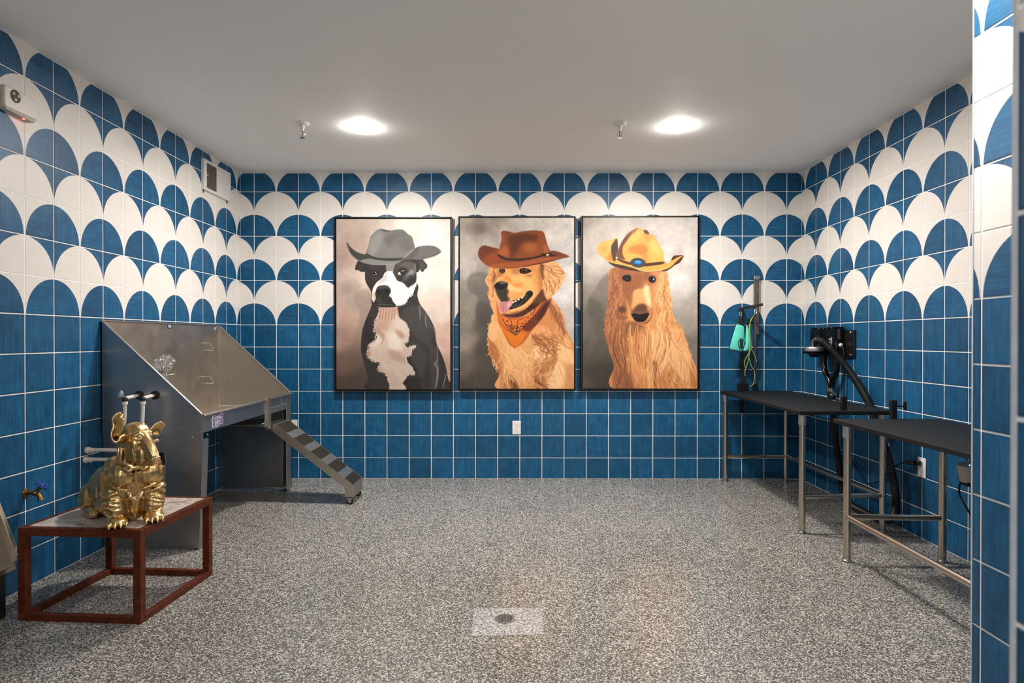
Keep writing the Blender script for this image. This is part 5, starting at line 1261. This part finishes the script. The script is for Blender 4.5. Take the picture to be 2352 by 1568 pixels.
def paint_longhair():
    s = Paint(1339.1, 498.9, 1602.0, 891.8, 9)
    s.crop(1320, 470, 3.5633)
    s.bg([(100,150,(190,180,170)),(200,250,(214,204,194)),(300,180,(196,188,180)),(450,150,(200,192,186)),(120,420,(200,192,184)),(200,540,(206,196,188)),(110,600,(186,178,168)),(90,720,(140,130,120)),
          (120,1000,(126,118,108)),(130,1200,(104,96,86)),(200,1400,(74,68,60)),(300,1480,(66,60,54)),(110,1450,(96,88,80)),(240,640,(146,138,130)),(200,850,(120,112,104)),
          (700,150,(222,214,208)),(900,200,(212,204,198)),(960,500,(216,208,202)),(860,650,(222,214,210)),(960,850,(178,168,160)),(900,950,(170,160,150)),(980,1180,(136,126,118))], .14)
    s.P((124,116,108), [(285,555),(210,620),(160,700),(110,770),(130,860),(200,900),(250,950),(280,700)], .55, 5)
    s.P((84,78,70), [(120,760),(200,800),(250,900),(270,1100),(300,1300),(330,1500),(140,1500),(120,1300),(180,1100),(110,900)], .4, 10)
    body = [(300,520),(280,680),(270,850),(250,960),(255,1080),(290,1220),(320,1320),(330,1510),(1005,1510),(1003,1370),(960,1260),(920,1140),(880,1020),(820,950),(790,860),(780,720),(760,600),(740,540),(560,520)]
    s.P((222,158,104), body, tex=.05)
    bm = s.mask(body)
    for c, p, a, b in [((150,98,68),[(300,520),(380,540),(420,700),(420,950),(330,1080),(400,1300),(520,1510),(330,1510),(290,1220),(250,1000),(275,780)],.8,12),
                       ((244,196,142),[(560,1050),(700,1040),(780,1150),(700,1240),(560,1260),(480,1150)],.7,16),
                       ((244,190,134),[(800,1000),(880,1060),(940,1200),(960,1400),(860,1450),(780,1250)],.85,14),
                       ((186,118,72),[(700,1380),(800,1340),(900,1460),(880,1510),(700,1510)],.6,10),
                       ((120,72,46),[(640,1290),(670,1290),(670,1500),(650,1505)],.9,4),
                       ((234,176,118),[(540,1290),(640,1310),(640,1500),(560,1500)],.7,9),
                       ((120,80,58),[(440,950),(560,980),(540,1040),(420,1080),(400,1000)],.7,9),
                       ((166,104,66),[(960,1280),(1003,1380),(1003,1500),(940,1440)],.7,7)]:
        s.P(c, p, a, b, clip=bm)
    def tone(x, y):
        d = (x-250)/600+(1200-y)/3000*.3
        if d < .35: return [(170,112,78),(110,70,50),(196,134,94),(140,88,60)]
        if d < .55: return [(214,150,98),(160,102,66),(236,178,122),(190,124,78)]
        return [(246,198,144),(222,158,104),(252,212,164),(190,122,76)]
    s.fur(bm, 900, (255,980,1000,1505), lambda x,y: 86-(x-600)*.035, 150, 7, tone, .5, .3, .10)
    # long locks
    for i in range(70):
        x = s.r.uniform(330, 780); y = s.r.uniform(960, 1080)
        d = (580-x)*.3+s.r.uniform(-20,20); l = s.r.uniform(160, 330)
        c = tone(x, y); c = c[s.r.randint(len(c))]
        s.L(c, [(x,y),(x-d*.25,y+l*.35),(x+d*.1,y+l*.7),(x+d*.6,y+l)], s.r.uniform(6,14), .75, 0, clip=bm)
    # wavy locks down both sides of the head
    for side in (0, 1):
        for i in range(230):
            u = s.r.rand(); y = s.r.uniform(530, 960)
            if side == 0: x = 285+u*120-(y-530)*.06; c = [(176,118,82),(128,82,58),(206,144,102),(196,134,94),(160,104,72)]; d = -1
            else: x = 655+u*115+(y-530)*.05; c = [(244,190,134),(252,210,160),(186,114,70),(220,154,100),(236,178,122)]; d = 1
            l = s.r.uniform(70, 150); w = s.r.uniform(8, 20); cc = c[s.r.randint(5)]
            s.L(cc, [(x,y),(x+d*w*.6,y+l*.25),(x-d*w*.3,y+l*.55),(x+d*w*.5,y+l*.8),(x+d*w*1.3,y+l)], s.r.uniform(4,9), .7, 0, clip=bm)
    s.edge([(300,540),(275,700),(270,850),(250,960),(258,1100)], 60, 40, 6, [(186,126,88),(160,104,72)], 0, 120)
    s.edge([(750,560),(780,720),(790,860),(820,950),(880,1020)], 60, 44, 6, [(244,190,134),(214,148,94)], 0, 50)
    s.edge([(880,1020),(920,1140),(960,1260),(1003,1370)], 50, 50, 6, [(240,184,128),(214,148,94)], 0, 60)
    # face
    s.crop(1350, 510, 7.467)
    face = [(520,780),(530,900),(580,1050),(620,1200),(680,1350),(720,1500),(760,1640),(860,1740),(980,1750),(1080,1680),(1120,1560),(1100,1400),(1140,1200),(1200,1050),(1225,900),(1220,800),(900,740)]
    s.P((190,126,86), face, tex=.04)
    fm = s.mask(face)
    for c, p, a, b in [((112,66,46),[(530,800),(640,800),(700,1000),(760,1200),(700,1400),(620,1220),(560,1000)],.55,14),
                       ((160,102,68),[(530,800),(700,800),(780,900),(760,1100),(700,1300),(640,1200),(560,1000)],.8,12),
                       ((142,88,60),[(780,850),(900,850),(940,1000),(900,1130),(800,1160),(700,1300),(740,1100)],.6,12),
                       ((146,92,64),[(960,840),(1060,840),(1050,960),(980,1010),(940,920)],.7,10),
                       ((236,176,118),[(780,1190),(860,1140),(960,1130),(1000,1060),(1080,1150),(1090,1400),(1040,1500),(760,1500),(760,1300)],.95,5),
                       ((254,222,176),[(960,1130),(1030,1090),(1060,1250),(1090,1450),(1040,1440),(980,1300)],.9,8),
                       ((216,156,110),[(1060,870),(1200,850),(1210,950),(1150,900)],.7,6),
                       ((214,150,100),[(1100,1060),(1180,1040),(1130,1180),(1080,1150)],.8,8),
                       ((128,84,60),[(820,1480),(900,1400),(1000,1420),(1040,1520),(1030,1580),(820,1580)],.85,8),
                       ((172,112,78),[(700,1200),(760,1160),(760,1400),(720,1460)],.7,8)]:
        s.P(c, p, a, b, clip=fm)
    s.fur(fm, 200, (560,820,1200,1500), lambda x,y: 92+(x-880)*.06, 60, 6, [(206,146,100),(150,98,68),(226,168,116)], .3, .4, .2)
    s.L((246,190,134), [(1220,850),(1200,960),(1170,1080),(1120,1200),(1080,1330)], 14, .9, 1)
    s.P((34,26,24), [(590,930),(620,905),(700,895),(740,940),(730,1010),(660,1015),(600,980)], 1, 2); s.E((22,20,18), 660, 955, 50, 42); s.E((92,92,78), 672, 962, 26, 18, 0, .6, 3)
    s.L((226,180,136), [(590,925),(650,895),(720,900)], 8, .7)
    s.P((32,24,26), [(1040,960),(1080,925),(1150,945),(1165,990),(1130,1035),(1060,1025)], 1, 2); s.E((24,26,36), 1095, 978, 44, 42); s.E((220,222,226), 1128, 975, 12, 20, 20, .9, 1)
    s.L((50,34,28), [(1050,930),(1110,910),(1160,940)], 9, .8)
    s.crop(1340, 690, 7.467)
    s.P((206,150,106), [(800,200),(830,320),(900,375),(1040,370),(1130,300),(1160,200),(1120,80),(1050,160),(860,150)], .9, 3)
    s.P((96,66,50), [(860,130),(960,60),(1060,80),(1100,170),(1110,220),(830,230)], .75, 8)
    s.P((28,22,21), [(820,235),(880,215),(960,232),(1050,215),(1125,215),(1105,280),(1050,350),(960,368),(890,345),(850,290)], 1, 1)
    s.P((52,42,40), [(900,240),(980,250),(1050,240),(1010,270),(930,272)], .6, 5)
    s.L((74,46,34), [(860,360),(960,392),(1080,375),(1140,320)], 12, .8, 2)
    s.L((236,184,132), [(900,392),(1000,400),(1070,385)], 8, .7, 1)
    s.P((84,54,42), [(590,130),(680,90),(730,140),(720,200),(650,200),(610,180)], .7, 7)
    for k in range(6): s.L((150,100,72) if k%2 else (96,62,46), [(590-k*9,150),(600-k*10,240+k*8),(680,270+k*12),(760+k*6,280)], 7, .7)
    # hat
    s.crop(1350, 510, 7.467)
    s.P((236,170,88), [(160,480),(165,430),(200,370),(260,330),(370,310),(480,275),(510,300),(515,480),(505,600),(900,700),(1280,660),(1340,690),(1380,700),(1420,660),(1450,600),(1500,570),(1630,565),(1640,590),(1590,650),(1500,730),(1420,790),(1330,835),(1230,830),(1000,842),(860,830),(640,790),(480,760),(360,690),(260,600),(190,545)], tex=.04)
    s.P((248,200,130), [(165,430),(210,365),(370,315),(470,290),(420,370),(380,500),(320,590),(240,570),(180,520)], .7, 8)
    s.P((220,150,76), [(200,430),(300,370),(360,420),(330,540),(240,530)], .5, 12)
    s.P((92,70,60), [(490,280),(512,360),(512,560),(480,620),(470,670),(430,650),(405,560),(400,420),(430,360)], 1, 1)
    s.P((84,58,46), [(350,680),(480,712),(700,752),(880,822),(980,842),(760,832),(560,790),(440,750)], 1, 1)
    s.P((84,54,40), [(1250,835),(1400,780),(1500,690),(1600,600),(1640,580),(1610,640),(1560,700),(1480,740),(1420,790),(1340,836)], 1, 1)
    s.P((86,54,40), [(1430,650),(1450,600),(1490,572),(1580,565),(1630,568),(1540,600),(1470,640)], 1, 1)
    s.L((250,200,130), [(330,640),(420,690),(560,720),(760,770),(960,835),(1100,835),(1240,815),(1360,760),(1440,700),(1500,630),(1620,580)], 13, .95)
    s.P((206,128,60), [(330,600),(400,520),(430,650),(380,660)], .6, 5)
    crown = [(505,600),(515,480),(570,350),(620,270),(700,180),(800,115),(870,92),(940,125),(990,130),(1045,190),(1120,230),(1190,320),(1250,430),(1285,510),(1285,680),(1000,720),(720,680)]
    s.P((242,176,96), crown, tex=.04)
    cm = s.mask(crown)
    s.P((120,78,58), [(505,600),(515,480),(570,350),(620,270),(700,180),(800,115),(850,100),(830,160),(740,230),(660,330),(600,430),(600,560),(640,640)], .95, 3, clip=cm)
    s.P((118,80,62), [(960,135),(1010,138),(1048,185),(1040,210),(1000,205),(965,180)], 1, 1)
    s.P((196,124,70), [(690,470),(740,420),(900,375),(1010,430),(1020,500),(960,560),(820,540),(720,510)], .75, 8, clip=cm)
    s.P((252,206,130), [(1060,260),(1180,330),(1260,470),(1270,580),(1120,520),(1060,400)], .7, 12, clip=cm)
    s.P((214,146,80), [(960,200),(1080,260),(1080,320),(1020,320),(980,270)], .6, 7, clip=cm)
    s.P((206,136,76), [(940,560),(1010,560),(1020,700),(960,700)], .6, 8, clip=cm)
    s.P((250,204,134), [(760,160),(860,110),(920,160),(880,260),(780,330),(700,330)], .5, 10, clip=cm)
    s.P((92,58,44), [(500,608),(600,650),(760,690),(1000,700),(1285,675),(1285,715),(1100,745),(960,755),(760,735),(620,700),(500,640)], 1, 1)
    s.E((62,66,70), 860, 694, 132, 84, 5); s.E((110,116,116), 860, 692, 112, 68, 5, .6); s.E((54,58,62), 860, 690, 96, 58, 5); s.E((116,122,122), 860, 690, 82, 46, 5, .6)
    s.E((54,60,66), 860, 690, 74, 42, 5); s.E((42,140,214), 858, 688, 64, 34, 2, 1, 1); s.E((120,200,244), 850, 674, 34, 12, 0, .8, 3); s.E((240,250,255), 892, 676, 8, 7)
    s.E((240,232,214), 492, 608, 14, 18)
    return s

# ---------- three framed canvases ----------
m_frame = simple('black float frame', (14, 13, 12), .4, noise=.1)
kk = NT('printed canvas')
va = kk.n('ShaderNodeVertexColor', layer_name='print')
kk.l(va.outputs['Color'], kk.b.inputs['Base Color']); kk.b.inputs['Roughness'].default_value = .55; kk.b.inputs['Specular IOR Level'].default_value = .25
m_print = kk.m
def picture(lab, outer, canvas, painter, gain=.86):
    x0, x1, z0, z1 = outer; cx, cz = (x0+x1)/2, (z0+z1)/2
    t = thing('framed_picture', lab, 'picture', (cx, 0, cz), group='framed portraits of dogs in hats')
    w, h = (x1-x0)/2, (z1-z0)/2; f = .0075; yf, yb = -.052, -.004
    b = B()
    for a, c in (((-w, yf, -h), (-w+f, yb, h)), ((w-f, yf, -h), (w, yb, h)), ((-w+f, yf, -h), (w-f, yb, -h+f)), ((-w+f, yf, h-f), (w-f, yb, h))): b.box(a, c)
    b.box((-w+f, yb-.006, -h+f), (w-f, yb, h-f)); b.go('frame', m_frame, t)
    s = painter(); cl = at(s.x0, s.y0, 1, -.046)-t.location; cr = at(s.x1, s.y1, 1, -.046)-t.location
    X0_, X1_, Z1_, Z0_ = cl.x, cr.x, cl.z, cr.z
    b = B(); b.box((X0_, -.0455, Z0_), (X1_, yb-.006, Z1_)); b.go('stretcher', m_label, t)
    nx, ny = int(s.W/s.K*1.3), int(s.H/s.K*1.3)
    I = (s.a+np.roll(s.a, 1, 0)+np.roll(s.a, 1, 1)+np.roll(s.a, (1, 1), (0, 1)))/4
    fx = np.linspace(0, s.W-1.001, nx); fy = np.linspace(s.H-1.001, 0, ny)
    xi = fx.astype(int); yi = fy.astype(int); ax = (fx-xi)[None, :, None]; ay = (fy-yi)[:, None, None]
    xj = np.minimum(xi+1, s.W-1); yj = np.minimum(yi+1, s.H-1)
    C = (I[yi][:, xi]*(1-ax)+I[yi][:, xj]*ax)*(1-ay)+(I[yj][:, xi]*(1-ax)+I[yj][:, xj]*ax)*ay
    C = np.clip(s2l(np.clip(C, 0, 1))**1.14*gain, 0, 1)
    me = bpy.data.meshes.new('painted_canvas')
    V = np.zeros((ny, nx, 3), np.float32); V[..., 0] = np.linspace(X0_, X1_, nx)[None]; V[..., 1] = -.046; V[..., 2] = np.linspace(Z0_, Z1_, ny)[:, None]
    g = np.arange(nx*ny).reshape(ny, nx)
    F = np.stack([g[:-1, :-1], g[:-1, 1:], g[1:, 1:], g[1:, :-1]], -1).reshape(-1, 4)
    me.vertices.add(nx*ny); me.vertices.foreach_set('co', V.ravel())
    me.loops.add(F.size); me.loops.foreach_set('vertex_index', F.ravel().astype(np.int32))
    me.polygons.add(len(F)); me.polygons.foreach_set('loop_start', np.arange(0, F.size, 4, dtype=np.int32))
    me.update(calc_edges=True)
    ca = me.color_attributes.new('print', 'FLOAT_COLOR', 'POINT')
    ca.data.foreach_set('color', np.concatenate([C, np.ones(C.shape[:2]+(1,))], -1).astype(np.float32).ravel())
    link('painted_canvas', me, t, m_print)
picture('framed portrait of a black and white dog in a grey hat', PICS[0], None, paint_grey_dog)
picture('framed portrait of a smiling golden dog in a brown hat and orange bandana', PICS[1], None, paint_golden)
picture('framed portrait of a long haired dog in a tan hat with a blue stone', PICS[2], None, paint_longhair)
